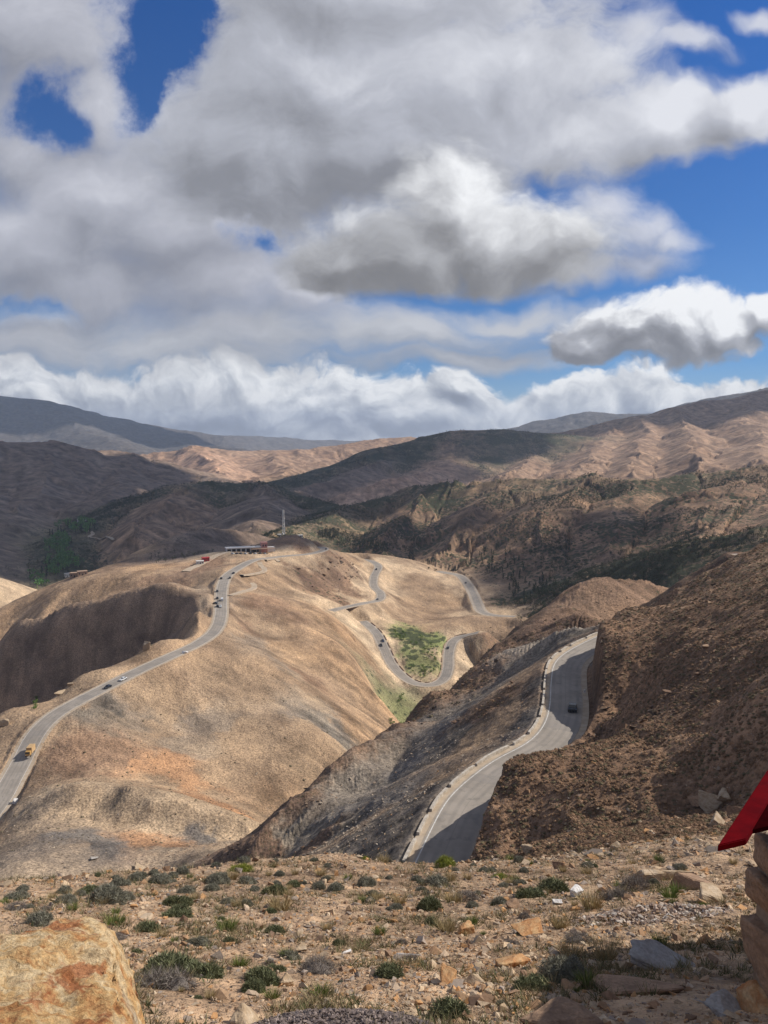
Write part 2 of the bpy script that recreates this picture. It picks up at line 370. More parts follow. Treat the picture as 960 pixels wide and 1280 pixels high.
# ------------------------------------------------------------------ mountains beyond: crest lines (px, py, range), side slope, crest width, soil
RIDGES = [
    ([(330, 672, 1060), (380, 655, 1300), (415, 630, 1500), (470, 621, 1560), (520, 610, 1560), (560, 607, 1520), (630, 601, 1500), (720, 599, 1450), (790, 603, 1400), (860, 593, 1450), (930, 583, 1500), (1000, 590, 1500), (1100, 570, 1500), (1400, 560, 1500)], .46, 30, 'forest'),
    ([(930, 584, 1500), (905, 615, 1250), (885, 655, 1060), (865, 700, 870), (850, 722, 790)], .48, 34, 'rockbrown'),
    ([(1000, 590, 1500), (990, 640, 1100), (985, 680, 850)], .48, 34, 'rockbrown'),
    ([(720, 600, 1450), (700, 640, 1200), (672, 690, 1010)], .48, 34, 'rockbrown'),
    ([(800, 604, 1400), (775, 655, 1130), (745, 705, 950)], .48, 34, 'rockbrown'),
    ([(630, 602, 1500), (600, 650, 1260), (575, 690, 1110)], .48, 34, 'rockbrown'),
    ([(520, 611, 1560), (500, 650, 1300), (480, 680, 1150)], .5, 16, 'rockbrown'),
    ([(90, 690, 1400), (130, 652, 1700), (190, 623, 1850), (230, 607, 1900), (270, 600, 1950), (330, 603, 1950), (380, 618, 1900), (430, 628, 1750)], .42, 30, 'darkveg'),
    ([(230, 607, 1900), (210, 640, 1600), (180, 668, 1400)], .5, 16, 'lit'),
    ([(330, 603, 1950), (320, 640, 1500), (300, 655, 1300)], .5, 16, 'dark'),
    ([(-500, 530, 2600), (-200, 545, 2700), (0, 553, 2850), (60, 556, 2900), (110, 565, 2950), (135, 563, 3000), (190, 574, 3000), (240, 590, 2900), (285, 605, 2700)], .32, 40, 'dark'),
    ([(60, 556, 2900), (50, 600, 2400), (20, 650, 1900), (0, 700, 1600)], .4, 25, 'dark'),
    ([(-120, 560, 2700), (-100, 620, 1900), (-80, 680, 1400)], .4, 25, 'dark'),
    ([(160, 570, 3000), (150, 600, 2500), (120, 635, 2050)], .4, 25, 'dark'),
    ([(0, 740, 1050), (-40, 715, 1080), (-150, 690, 1100)], .5, 12, 'palesoil'),
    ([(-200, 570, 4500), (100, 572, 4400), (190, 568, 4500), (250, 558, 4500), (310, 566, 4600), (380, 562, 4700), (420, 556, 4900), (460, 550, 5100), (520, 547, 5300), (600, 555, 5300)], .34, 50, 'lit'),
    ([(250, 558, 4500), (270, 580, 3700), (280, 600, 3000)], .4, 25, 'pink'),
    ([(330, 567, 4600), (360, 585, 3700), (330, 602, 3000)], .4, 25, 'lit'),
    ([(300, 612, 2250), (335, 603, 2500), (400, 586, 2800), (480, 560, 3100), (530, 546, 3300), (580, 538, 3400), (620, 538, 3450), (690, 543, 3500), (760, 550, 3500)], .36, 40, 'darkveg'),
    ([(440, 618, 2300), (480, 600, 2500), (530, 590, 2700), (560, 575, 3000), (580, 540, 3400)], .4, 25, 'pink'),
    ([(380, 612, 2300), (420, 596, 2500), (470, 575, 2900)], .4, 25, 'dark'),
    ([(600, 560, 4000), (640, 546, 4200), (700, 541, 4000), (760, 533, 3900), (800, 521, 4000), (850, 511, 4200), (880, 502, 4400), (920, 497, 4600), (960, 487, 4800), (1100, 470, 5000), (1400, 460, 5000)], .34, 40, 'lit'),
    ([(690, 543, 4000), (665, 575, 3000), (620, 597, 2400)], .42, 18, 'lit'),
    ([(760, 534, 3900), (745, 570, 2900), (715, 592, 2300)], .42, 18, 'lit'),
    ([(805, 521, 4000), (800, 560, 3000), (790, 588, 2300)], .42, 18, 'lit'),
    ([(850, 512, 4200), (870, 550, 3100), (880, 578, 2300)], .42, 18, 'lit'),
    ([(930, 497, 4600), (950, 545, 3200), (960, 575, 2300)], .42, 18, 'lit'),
    ([(560, 545, 8500), (600, 541, 8500), (650, 532, 8500), (690, 523, 8000), (740, 515, 8000), (770, 517, 8000), (820, 517, 8000), (870, 503, 7600), (900, 497, 7200), (960, 484, 7000), (1200, 470, 7000)], .3, 60, 'far'),
    ([(-500, 470, 9000), (-200, 480, 9000), (0, 494, 9000), (60, 503, 9000), (120, 517, 9500), (200, 534, 10000), (270, 544, 10000), (340, 546, 11000), (400, 550, 12000), (480, 552, 13000), (560, 547, 13000), (640, 545, 12000)], .3, 70, 'far'),
    ([(60, 505, 9000), (110, 540, 7300), (150, 556, 6000)], .3, 40, 'far'),
    ([(200, 536, 10000), (230, 555, 7500), (300, 560, 6500)], .3, 40, 'far'),
]

# ------------------------------------------------------------------ roads (px, py, range), half width, cut slope, fill slope
ROADS = {
    'main_road': dict(pts=[(-140, 1150, 262), (-60, 1078, 288), (0, 1001, 318), (12, 979, 330), (27, 952, 345), (44, 919, 360), (67, 895, 374), (101, 875, 388), (134, 858, 402), (174, 838, 420), (218, 818, 442), (248, 804, 470), (268, 789, 500), (275.5, 772, 535), (276.5, 752, 580), (277.5, 735, 622), (283, 721, 665), (296, 711, 705), (318, 700, 760), (340, 697, 788), (362, 694.5, 805), (382, 693, 820), (398, 690, 842), (406, 686.5, 868), (401, 684, 885), (388, 684, 890)], hw=5.0, cut=1.3, fill=.8),
    'pass_road': dict(pts=[(452, 699, 985), (464, 701.5, 960), (473, 708, 930), (467.5, 721, 888), (467.5, 733, 848), (476, 742, 815), (473.5, 750, 788), (455, 754, 752), (427, 760, 705), (412, 764, 690)], hw=5.0, cut=1.2, fill=.8),
    'valley_road': dict(pts=[(452, 776, 712), (461, 782, 700), (471, 792, 686), (480, 810, 662), (489, 829, 640), (502, 844, 623), (518, 854, 612), (539, 856, 610), (554, 849.5, 622), (560, 836, 640), (561, 816, 668), (566, 802, 690), (576, 796, 702), (600, 790, 700)], hw=5.2, cut=1.2, fill=.8),
    'river_road': dict(pts=[(545, 714, 1020), (558, 716, 1000), (574, 719.5, 985), (584, 729, 945), (592, 743, 890), (597, 755, 850), (603, 765, 818), (618, 769.5, 803), (645, 771, 790)], hw=6.5, cut=1.2, fill=.8),
    'near_road': dict(left=[(455, 1180), (486, 1122), (508, 1080), (527, 1041), (552, 997), (583, 969), (614, 947), (655, 926), (674, 904), (681, 879), (683, 851), (689, 827), (711, 810), (755, 790), (800, 778)], z=-58.0, hw=4.45, cut=6.5, fill=.75),
    'upper_road': dict(pts=[(925, 692, 345), (945, 697, 330), (962, 702.5, 312), (1000, 700, 320)], hw=4.0, cut=1.5, fill=.8),
}

# small patches of other soil: (px, py, range, soil)
PATCHES = [(60, 720, 1150, 'green'), (50, 728, 1080, 'green'), (75, 700, 1300, 'green'), (80, 685, 1450, 'green'), (95, 662, 1800, 'green'), (85, 672, 1650, 'green'), (60, 985, 296, 'palesoil'), (130, 987, 279, 'palesoil'), (180, 996, 267, 'palesoil'), (235, 1012, 258, 'palesoil'), (300, 1031, 252, 'palesoil'), (150, 940, 338, 'redsoil'), (230, 968, 322, 'redrubble'), (255, 990, 305, 'redrubble'), (280, 1008, 290, 'redrubble'), (95, 1035, 243, 'darkscree'), (92, 1042, 238, 'darkscree'), (128, 1056, 229, 'darkscree'), (118, 1060, 225, 'darkscree'), (180, 1028, 242, 'redrubble'), (195, 1040, 236, 'redrubble'), (190, 1052, 230, 'redrubble'), (212, 1045, 234, 'redrubble'),
           (235, 1028, 250, 'darkscree'), (255, 1036, 246, 'darkscree'), (310, 800, 505, 'greysoil'), (350, 840, 466, 'greysoil'), (392, 884, 430, 'greysoil'), (412, 902, 418, 'scree'), (428, 918, 408, 'scree'), (100, 885, 380, 'scree'), (130, 890, 384, 'scree'), (160, 905, 374, 'greysoil'),
           (225, 925, 362, 'greysoil'), (260, 905, 385, 'greysoil'), (200, 950, 336, 'redrubble'), (180, 960, 328, 'redrubble'), (345, 975, 330, 'orange'), (375, 830, 490, 'orange'), (385, 850, 478, 'redsoil'), (360, 800, 520, 'orange'), (330, 760, 590, 'redsoil'), (300, 770, 545, 'redsoil'),
           (420, 1010, 165, 'darkscree'), (480, 1000, 150, 'darkscree'), (520, 960, 190, 'darkscree'), (560, 925, 205, 'darkscree'), (600, 920, 190, 'crag'), (450, 1035, 140, 'tan'), (400, 1045, 155, 'crag'), (560, 985, 140, 'tan'), (610, 930, 170, 'tan'), (650, 880, 205, 'tan')]
# ------------------------------------------------------------------ soils: colour a, colour b, erosion, roughness, shrub cover, stoniness
SOILS = {
    'rubble':    ((.39, .275, .175), (.32, .215, .135), .0, .5, .12, 1.0),
    'scrub':     ((.225, .137, .082), (.158, .098, .061), .3, 1.0, .45, .7),
    'crag':      ((.19, .118, .072), (.12, .076, .052), .7, 1.2, .3, .7),
    'scree':     ((.125, .108, .092), (.20, .16, .118), 1.0, .7, .06, .6),
    'redsoil':   ((.25, .155, .095), (.185, .12, .078), .55, .9, .12, .5),
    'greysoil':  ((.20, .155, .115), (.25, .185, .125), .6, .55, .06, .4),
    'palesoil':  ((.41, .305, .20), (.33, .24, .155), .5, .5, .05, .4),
    'tan':       ((.28, .193, .120), (.232, .160, .102), .5, .5, .08, .4),
    'orange':    ((.31, .20, .115), (.255, .175, .112), .75, .6, .1, .4),
    'stream':    ((.27, .22, .15), (.15, .15, .07), .2, .3, .4, .3),
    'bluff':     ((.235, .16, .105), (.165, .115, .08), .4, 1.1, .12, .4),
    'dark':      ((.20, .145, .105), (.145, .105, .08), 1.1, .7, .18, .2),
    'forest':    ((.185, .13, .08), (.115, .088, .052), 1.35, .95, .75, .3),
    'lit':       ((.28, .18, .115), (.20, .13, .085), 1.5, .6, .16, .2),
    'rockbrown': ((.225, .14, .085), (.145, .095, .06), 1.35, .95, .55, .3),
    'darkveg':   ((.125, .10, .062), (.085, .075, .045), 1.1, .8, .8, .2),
    'pink':      ((.38, .235, .155), (.31, .20, .13), 1.3, .4, .05, .2),
    'darkscree': ((.11, .098, .088), (.155, .132, .11), .3, .8, .05, .6),
    'redrubble': ((.34, .19, .10), (.28, .16, .09), .3, 1.0, .08, 1.0),
    'green':     ((.13, .17, .05), (.20, .20, .085), .2, .3, .7, .2),
    'far':       ((.10, .088, .08), (.065, .06, .06), 1.5, .3, .3, .1),
}
SOIL_NAMES = list(SOILS)
SOIL_TAB = np.array([[1.32 * q for q in SOILS[k][0] + SOILS[k][1]] + list(SOILS[k][2:]) for k in SOIL_NAMES])

# roads to world polylines
def smooth_line(pts, step):
    p = np.array(pts, float)
    t = np.concatenate([[0], np.cumsum(np.sqrt(np.linalg.norm(np.diff(p[:, :2], axis=0), axis=1)))])
    out = []
    for i in range(len(p) - 1):
        p0 = p[max(i - 1, 0)]; p1 = p[i]; p2 = p[i + 1]; p3 = p[min(i + 2, len(p) - 1)]
        t1, t2 = t[i], t[i + 1]; t0 = t[i - 1] if i else t1 - (t2 - t1); t3 = t[i + 2] if i + 2 < len(p) else t2 + (t2 - t1)
        m1 = (p2 - p0) / (t2 - t0) * (t2 - t1) if i else (p2 - p1)
        m2 = (p3 - p1) / (t3 - t1) * (t2 - t1) if i + 2 < len(p) else (p2 - p1)
        n = max(2, int(np.linalg.norm(p2 - p1) / step) + 1)
        for u in np.linspace(0, 1, n, endpoint=False):
            out.append((2*u**3 - 3*u*u + 1) * p1 + (u**3 - 2*u*u + u) * m1 + (-2*u**3 + 3*u*u) * p2 + (u**3 - u*u) * m2)
    out.append(p[-1])
    return np.array(out)
def plan_normals(line):
    d = np.gradient(line[:, :2], axis=0); d /= np.linalg.norm(d, axis=1)[:, None] + 1e-9
    return np.stack([d[:, 1], -d[:, 0]], 1)      # to the right of travel
def blur_line(line, n):
    k = np.hanning(2 * n + 3)[1:-1]; k /= k.sum()
    pad = np.concatenate([np.repeat(line[:1], n, 0), line, np.repeat(line[-1:], n, 0)])
    return np.stack([np.convolve(pad[:, i], k, 'valid') for i in range(line.shape[1])], 1)
for rd in ROADS.values():
    if 'left' in rd:
        pts = []
        for px, py in rd['left']:
            a, s = sight(px, py); r = rd['z'] / s
            pts.append((r * math.sin(a), r * math.cos(a), rd['z']))
        l = blur_line(smooth_line(pts, 1.5), 3)
        l[:, :2] += plan_normals(l) * rd['hw']
        rd['line'] = blur_line(l, 3)
    else:
        l = smooth_line([P(*q) for q in rd['pts']], 1.5)
        rd['line'] = blur_line(l, 5)

nl = ROADS['near_road']['line']; nn = plan_normals(nl)
for i in range(0, len(nl), 5):
    r = math.hypot(nl[i, 0], nl[i, 1])
    hgt = float(np.interp(r, [85, 95, 105, 112, 120, 130, 140, 150, 160, 168, 215, 235], [12, 14.5, 13.5, 10.5, 7, 4.5, 3.5, 3.5, 6.5, 10.5, 11, 8]))
    for off, k in ((7.8, 1.0), (13, 1.15)):
        x, y = nl[i, :2] + nn[i] * off
        NEAR.append((math.atan2(x, y), math.log(math.hypot(x, y)), (nl[i, 2] + hgt * k) / math.hypot(x, y), 'crag' if off < 10 else 'scrub'))
# ------------------------------------------------------------------ the ground sheet: rings round the viewpoint, finer close by
STEP_A = 0.00145 * RES; STEP_R = 0.0052 * RES
a_mid = np.arange(-0.60, 0.60, STEP_A)
a_out = np.linspace(0.60, 2 * math.pi - 0.60, 90)
AZ = np.concatenate([a_mid, a_out])                       # full circle, last column joins the first
LR = np.concatenate([np.arange(math.log(1.0), math.log(15500.0), STEP_R)])
RR = np.exp(LR)
AZW = np.where(AZ > math.pi, AZ - 2 * math.pi, AZ)
NR, NA = len(LR), len(AZ)
GX = RR[:, None] * np.sin(AZ)[None]; GY = RR[:, None] * np.cos(AZ)[None]
RG = np.repeat(RR[:, None], NA, 1)

near = np.array([(a, l, s) for a, l, s, _ in NEAR])
PC = 0.035
def rbf_weights(pts, vals):
    d2 = (pts[:, None, 0] - pts[None, :, 0]) ** 2 + (pts[:, None, 1] - pts[None, :, 1]) ** 2
    A = np.sqrt(d2 + PC * PC); n = len(pts)
    A = A - 0.002 * np.eye(n)
    M = np.zeros((n + 3, n + 3)); M[:n, :n] = A
    M[:n, n] = 1; M[:n, n + 1:] = pts; M[n:, :n] = M[:n, n:].T
    return np.linalg.solve(M, np.concatenate([vals, np.zeros(3)]))
def fold_az(a): return np.clip(a, -1.0, 1.0)
rw = rbf_weights(near[:, :2], near[:, 2])
ca = np.linspace(-1.0, 1.0, 420); cl = np.linspace(0.0, math.log(2300.0), 560)
CA, CL = np.meshgrid(ca, cl)
def rbf_eval(A, L):
    out = np.empty(A.size); Af = A.ravel(); Lf = L.ravel()
    for i in range(0, A.size, 40000):
        q = slice(i, i + 40000)
        d2 = (Af[q, None] - near[None, :, 0]) ** 2 + (Lf[q, None] - near[None, :, 1]) ** 2
        out[q] = np.sqrt(d2 + PC * PC) @ rw[:-3] + rw[-3] + rw[-2] * Af[q] + rw[-1] * Lf[q]
    return out.reshape(A.shape)
coarse = rbf_eval(CA, CL)
def bilin(table, xs, ys, x, y):
    fx = np.clip((x - xs[0]) / (xs[1] - xs[0]), 0, len(xs) - 1.001); fy = np.clip((y - ys[0]) / (ys[1] - ys[0]), 0, len(ys) - 1.001)
    ix = fx.astype(int); iy = fy.astype(int); fx = fx - ix; fy = fy - iy
    if table.ndim == 3: fx = fx[..., None]; fy = fy[..., None]
    return table[iy, ix] * (1 - fx) * (1 - fy) + table[iy, ix + 1] * fx * (1 - fy) + table[iy + 1, ix] * (1 - fx) * fy + table[iy + 1, ix + 1] * fx * fy
LG = np.repeat(LR[:, None], NA, 1); AG = np.repeat(fold_az(AZW)[None], NR, 0)
S = bilin(coarse, ca, cl, AG, np.minimum(LG, math.log(2290.0)))
back = sstep(np.abs(AZW), 0.95, 1.9)[None]
S = S * (1 - back) + np.clip(-0.25 - 0.02 * RG / 100, -.5, -.02) * back
HN = S * RG
HN = np.where(RG < 2290, HN, -225.0)
fade = sstep(RG, 1500, 2200); HN = HN * (1 - fade) - 222 * fade
plain = -222 + fbm(GX, GY, 1800, 3, 5) * 25 * sstep(RG, 2000, 4000)
HN = np.where(RG > 2200, plain, HN)

# soft maximum of the near ground and the mountains
soft = 4.0 + RG * 0.004
warp1 = fbm(GX, GY, 420, 3, 91) ; warp2 = fbm(GX, GY, 420, 3, 92)
wamp = 45 * sstep(RG, 700, 1600) + 25 * sstep(RG, 2500, 5000)
WX = GX + warp1 * wamp; WY = GY + warp2 * wamp
hs = [HN]; ridx = []
for pts, k, w, soil in RIDGES:
    p = np.array([P(*q) for q in pts]); best = np.full(GX.shape, -1e4)
    r0 = min(q[2] for q in pts) * .45
    rows = np.where(RR > r0)[0][0]
    X = WX[rows:]; Y = WY[rows:]; sub = best[rows:]
    for (x0, y0, z0), (x1, y1, z1) in zip(p[:-1], p[1:]):
        dx, dy = x1 - x0, y1 - y0; L2 = dx * dx + dy * dy
        t = np.clip(((X - x0) * dx + (Y - y0) * dy) / L2, 0, 1)
        d2 = (X - x0 - t * dx) ** 2 + (Y - y0 - t * dy) ** 2
        np.maximum(sub, z0 + t * (z1 - z0) - k * (np.sqrt(d2 + w * w) - w), out=sub)
    best[rows:] = sub
    hs.append(best); ridx.append(SOIL_NAMES.index(soil))
hmax = hs[0].copy()
for h in hs[1:]: np.maximum(hmax, h, out=hmax)
tot = np.zeros_like(hmax)
WN = None
RW = np.zeros(GX.shape + (len(SOIL_NAMES),), np.float32)
for i, h in enumerate(hs):
    e = np.exp(np.clip((h - hmax) / soft, -30, 0)); tot += e
    if i == 0: WN = e
    else: RW[..., ridx[i - 1]] += e
HT = hmax + soft * np.log(tot) * .6
WN = WN / tot; RW /= tot[..., None]
del hs

# soil shares of the near ground: nearest survey points, broken up by noise
sp = [(a, l, SOIL_NAMES.index(s)) for a, l, _, s in NEAR if s] + [(sight(px, py)[0], math.log(r), SOIL_NAMES.index(q)) for px, py, r, q in PATCHES]
sp = np.array(sp)
def soil_table(A, L):
    Af = A.ravel(); Lf = L.ravel(); out = np.zeros((A.size, len(SOIL_NAMES)), np.float32)
    eye = np.eye(len(SOIL_NAMES))[sp[:, 2].astype(int)]
    for i in range(0, A.size, 40000):
        q = slice(i, i + 40000)
        d2 = (Af[q, None] - sp[None, :, 0]) ** 2 + (Lf[q, None] - sp[None, :, 1]) ** 2
        w = 1 / (d2 + 2e-5) ** 2.6
        out[q] = (w @ eye) / w.sum(1)[:, None]
    return out.reshape(A.shape + (-1,))
ST = soil_table(CA, CL)
ja = fbm(GX / RG * 9 + 3, LG * 9, .35, 5, 31, .7) * .014; jl = fbm(GX / RG * 9 + 40, LG * 9, .35, 5, 33, .7) * .017
SW = bilin(ST, ca, cl, AG + ja, np.minimum(LG + jl, math.log(2290.0))) * WN[..., None] + RW
del ST, RW
props = (SW.reshape(-1, len(SOIL_NAMES)) @ SOIL_TAB).reshape(NR, NA, -1)
EROS = props[..., 6]; ROUGH = props[..., 7]; SHRUB = props[..., 8]; STONY = props[..., 9]

# ------------------------------------------------------------------ running water: gullies that follow the slope, branching
def grad(Hh):
    hr = np.gradient(Hh, LR, axis=0) / RG
    ha = np.gradient(Hh, AZ, axis=1) / RG
    sa, ca_ = np.sin(AZ)[None], np.cos(AZ)[None]
    return hr * sa + ha * ca_, hr * ca_ - ha * sa
SPACE = np.maximum(RG * STEP_A, RG * STEP_R * .5)
view = np.zeros(NA, bool); view[:len(a_mid)] = True
STREAK = np.zeros((NR, NA), np.float32)
def erode(Hh, lam, amp, seed):
    gx, gy = grad(Hh)
    sl = np.sqrt(gx * gx + gy * gy) + 1e-6
    fadeo = np.clip(1.6 - 3.2 * SPACE / lam, 0, 1) * sstep(lam * 18, RG * .0 + 30, 60) * EROS
    act = (fadeo > .02) & view[None] & (RG > lam * 2.0)
    if not act.any(): return Hh
    gx_, gy_ = GX[act], GY[act]
    x = (WX[act] + .45 * lam * fbm(gx_, gy_, lam * 1.7, 2, seed + 60)) / lam; y = (WY[act] + .45 * lam * fbm(gx_, gy_, lam * 1.7, 2, seed + 80)) / lam
    px_, py_ = -(gy / sl)[act], (gx / sl)[act]
    ix, iy = np.floor(x), np.floor(y); fx, fy = x - ix, y - iy
    va = 0; wt = 0
    for i in (-1, 0, 1):
        for j in (-1, 0, 1):
            hh = _hash(ix + i, iy + j, seed)
            ox = (hh & 0xFFFF) / 65536.0; oy = (hh >> 16) / 65536.0
            ddx = fx - i - ox; ddy = fy - j - oy
            w = np.exp(-(ddx * ddx + ddy * ddy) * 2.6)
            va = va + np.cos((ddx * px_ + ddy * py_) * 2 * np.pi) * w; wt = wt + w
    v = va / wt
    v = 1 - np.sqrt(np.clip(1 - v, 0, 2)) * 1.15          # sharp gullies, rounded ribs
    out = Hh.copy()
    out[act] += amp * lam * v * np.clip(sl[act], 0, .6) * fadeo[act] * np.clip(.75 + .6 * fbm(gx_, gy_, lam * 3.1, 2, seed + 40), .1, 1.4)
    if lam < 70: STREAK[act] += (v * fadeo[act] * np.clip(sl[act] * 2.2, 0, 1)).astype(np.float32) * (.5 if lam > 20 else .7)
    return out
HT = HT + fbm(GX, GY, 500, 3, 7) * 10 * sstep(RG, 900, 2000) * sstep(1 - WN, .2, .9)
for lam, amp, seed in ((520, .075, 1), (260, .08, 2), (130, .08, 3), (64, .08, 4), (31, .07, 5), (15, .06, 6), (7.5, .055, 7), (3.7, .045, 8)):
    HT = erode(HT, lam, amp, seed)

# ------------------------------------------------------------------ shelves cut for the roads
ROADMASK = np.zeros_like(HT)
CUTMASK = np.zeros_like(HT)
for name, rd in ROADS.items():
    l = rd['line']; hw = rd['hw'] + .9
    lx, ly = l[:, 0], l[:, 1]; rr_ = np.hypot(lx, ly); reach = 45
    rows = np.where((RR > rr_.min() - reach) & (RR < rr_.max() + reach))[0]
    la = np.arctan2(lx, ly)
    cols = np.where((AZW > la.min() - reach / rr_.min()) & (AZW < la.max() + reach / rr_.min()) & view)[0]
    r0, r1, c0, c1 = rows[0], rows[-1] + 1, cols[0], cols[-1] + 1
    X = GX[r0:r1, c0:c1].ravel(); Y = GY[r0:r1, c0:c1].ravel()
    best = np.full(X.size, 1e9); zz = np.zeros(X.size)
    for i in range(0, X.size, 30000):
        q = slice(i, i + 30000)
        d = (X[q, None] - lx[None]) ** 2 + (Y[q, None] - ly[None]) ** 2
        k = d.argmin(1); best[q] = np.sqrt(d[np.arange(len(k)), k]); zz[q] = l[k, 2]
    best = best.reshape(r1 - r0, c1 - c0); zz = zz.reshape(best.shape)
    h = HT[r0:r1, c0:c1]; e = np.maximum(best - hw, 0)
    jag = 1 + .35 * fbm(GX[r0:r1, c0:c1], GY[r0:r1, c0:c1], 9, 3, 55)
    eu = np.maximum(e - .8, 0)
    hi = zz + rd['cut'] * eu * jag; lo = zz - rd['fill'] * np.maximum(e - .6, 0)
    near_ = best < reach
    new = np.where(near_, np.clip(h, lo, hi), h)
    new = np.where(e <= 0, zz - .12, new)
    CUTMASK[r0:r1, c0:c1] = np.maximum(CUTMASK[r0:r1, c0:c1], np.where(near_ & (h > hi + .1), 1, 0) * (best < hw + 25))
    HT[r0:r1, c0:c1] = new
    ROADMASK[r0:r1, c0:c1] = np.maximum(ROADMASK[r0:r1, c0:c1], np.clip(1 - e / 2.5, 0, 1) * near_)

# ------------------------------------------------------------------ lumps, rocks and tussocks
free = 1 - ROADMASK
def lumps(lam, amp, seed, octs=2, ridged=False):
    f = np.clip(1.5 - 3.0 * SPACE / lam, 0, 1)
    act = (f > 0.02) & (RG < lam * 900) & view[None]
    v = np.zeros_like(HT)
    v[act] = fbm(GX[act], GY[act], lam, octs, seed, .55, ridged) * f[act]
    return v * amp
rk = ROUGH * free
mid_ = sstep(RG, 560, 800) * (1 - sstep(RG, 2600, 3600))
HT += lumps(120, 2.4, 98, 4, True) * rk * mid_ * sstep(ROUGH, .8, 1.2) * sstep(1 - WN, .3, .9)
HT += lumps(34, 1.5, 99, 3, True) * rk * sstep(RG, 250, 500) * (.3 + .7 * sstep(ROUGH, .8, 1.2) * sstep(1 - WN, .2, .8))
HT += lumps(22, .9, 101) * rk * sstep(RG, 60, 200)
HT += lumps(9, .45, 102, 2, True) * rk * sstep(RG, 30, 90)
HT += lumps(3.6, .26, 103) * rk * sstep(RG, 8, 40)
L16 = lumps(1.5, 1.0, 104, 3)
HT += L16 * .17 * rk * sstep(RG, 5, 30)
HT += lumps(.6, .055, 105, 2) * rk
HT += lumps(.2, .018, 106, 2) * rk

# colour of the ground: mix of the two tones of each soil in patches and strata
mixn = np.clip(.5 + .55 * fbm(WX, WY, 60, 5, 201, .6), 0, 1)
near_mix = np.clip(.5 + .6 * fbm(GX, GY, 2.4, 4, 202, .6), 0, 1)
mm = np.where(RG < 60, near_mix, mixn)[..., None]
SOILC = props[..., 0:3] * mm + props[..., 3:6] * (1 - mm)
SOILC *= np.clip(1 + .60 * (STREAK * free)[..., None] * np.array([1, .96, .92]), .5, 1.5)
patch = fbm(WX, WY, 140, 4, 205, .55); SOILC *= (1 + .16 * np.clip(patch, -1, 1)[..., None] * np.array([.8, 1.0, 1.15]) * sstep(RG, 60, 200)[..., None])
SHRUBC = SHRUB * (1 - .9 * ROADMASK)

def ground_z(x, y):
    """height of the ground sheet at a plan position"""
    a = math.atan2(x, y) % (2 * math.pi)
    if a > math.pi and a - 2 * math.pi >= AZ[0]: a -= 2 * math.pi
    r = math.hypot(x, y)
    j = int(np.clip(np.searchsorted(AZ, a) - 1, 0, NA - 2)); i = int(np.clip((math.log(max(r, 1.0)) - LR[0]) / STEP_R, 0, NR - 2))
    u = (a - AZ[j]) / (AZ[j + 1] - AZ[j]); w = np.clip((math.log(max(r, 1.0)) - LR[i]) / STEP_R, 0, 1)
    return float((HT[i, j] * (1 - u) + HT[i, j + 1] * u) * (1 - w) + (HT[i + 1, j] * (1 - u) + HT[i + 1, j + 1] * u) * w)
def ground_n(x, y, e=.5):
    return Vector((ground_z(x - e, y) - ground_z(x + e, y), ground_z(x, y - e) - ground_z(x, y + e), 2 * e)).normalized()
def spot(px, py, rmin=3.0):
    """first ground point met along a line of sight of the survey"""
    a, s = sight(px, py)
    j = int(np.clip(np.searchsorted(a_mid, a), 1, len(a_mid) - 1)); u = (a - a_mid[j - 1]) / STEP_A
    col = (HT[:, j - 1] * (1 - u) + HT[:, j] * u) / RR
    i = np.where((col >= s) & (RR > rmin))[0]
    if not len(i): return None
    i = i[0]
    d0, d1 = col[i - 1] - s, col[i] - s
    t = 0 if d1 == d0 else np.clip(-d0 / (d1 - d0), 0, 1)
    r = math.exp(LR[i - 1] + t * STEP_R)
    return Vector((r * math.sin(a), r * math.cos(a), r * s))

def grid_mesh(name, Hh):
    me = bpy.data.meshes.new(name)
    v = np.stack([GX, GY, Hh], -1).reshape(-1, 3)
    idx = np.arange(NR * NA).reshape(NR, NA)
    nxt = np.roll(idx, -1, axis=1)
    q = np.stack([idx[:-1], idx[1:], nxt[1:], nxt[:-1]], -1).reshape(-1, 4)
    # centre cap
    me.vertices.add(len(v) + 1)
    vv = np.concatenate([v, [[0, 0, Hh[0].mean()]]]).astype(np.float32)
    me.vertices.foreach_set('co', vv.ravel())
    cap = np.stack([nxt[0], np.full(NA, len(v)), idx[0]], -1)
    nq, nt = len(q), len(cap)
    me.loops.add(nq * 4 + nt * 3); me.polygons.add(nq + nt)
    me.loops.foreach_set('vertex_index', np.concatenate([q.ravel(), cap.ravel()]).astype(np.int32))
    st = np.concatenate([np.arange(nq) * 4, nq * 4 + np.arange(nt) * 3]).astype(np.int32)
    me.polygons.foreach_set('loop_start', st)
    me.polygons.foreach_set('use_smooth', np.ones(nq + nt, bool))
    me.update(calc_edges=True)
    return me
gm = grid_mesh('ground', HT)
nv = NR * NA + 1
def vattr(me, name, typ, arr):
    at = me.attributes.new(name, typ, 'POINT')
    at.data.foreach_set('color' if 'COLOR' in typ else 'value', arr.astype(np.float32).ravel())
c4 = np.ones((nv, 4)); c4[:-1, :3] = SOILC.reshape(-1, 3); c4[-1, :3] = SOILC[0, 0]
vattr(gm, 'soil', 'FLOAT_COLOR', c4)
vattr(gm, 'shrub', 'FLOAT', np.append(SHRUBC.ravel(), 0))
vattr(gm, 'stony', 'FLOAT', np.append((STONY * free).ravel(), 0))
ground = bpy.data.objects.new('ground', gm); COL.objects.link(ground)
ground['kind'] = 'structure'

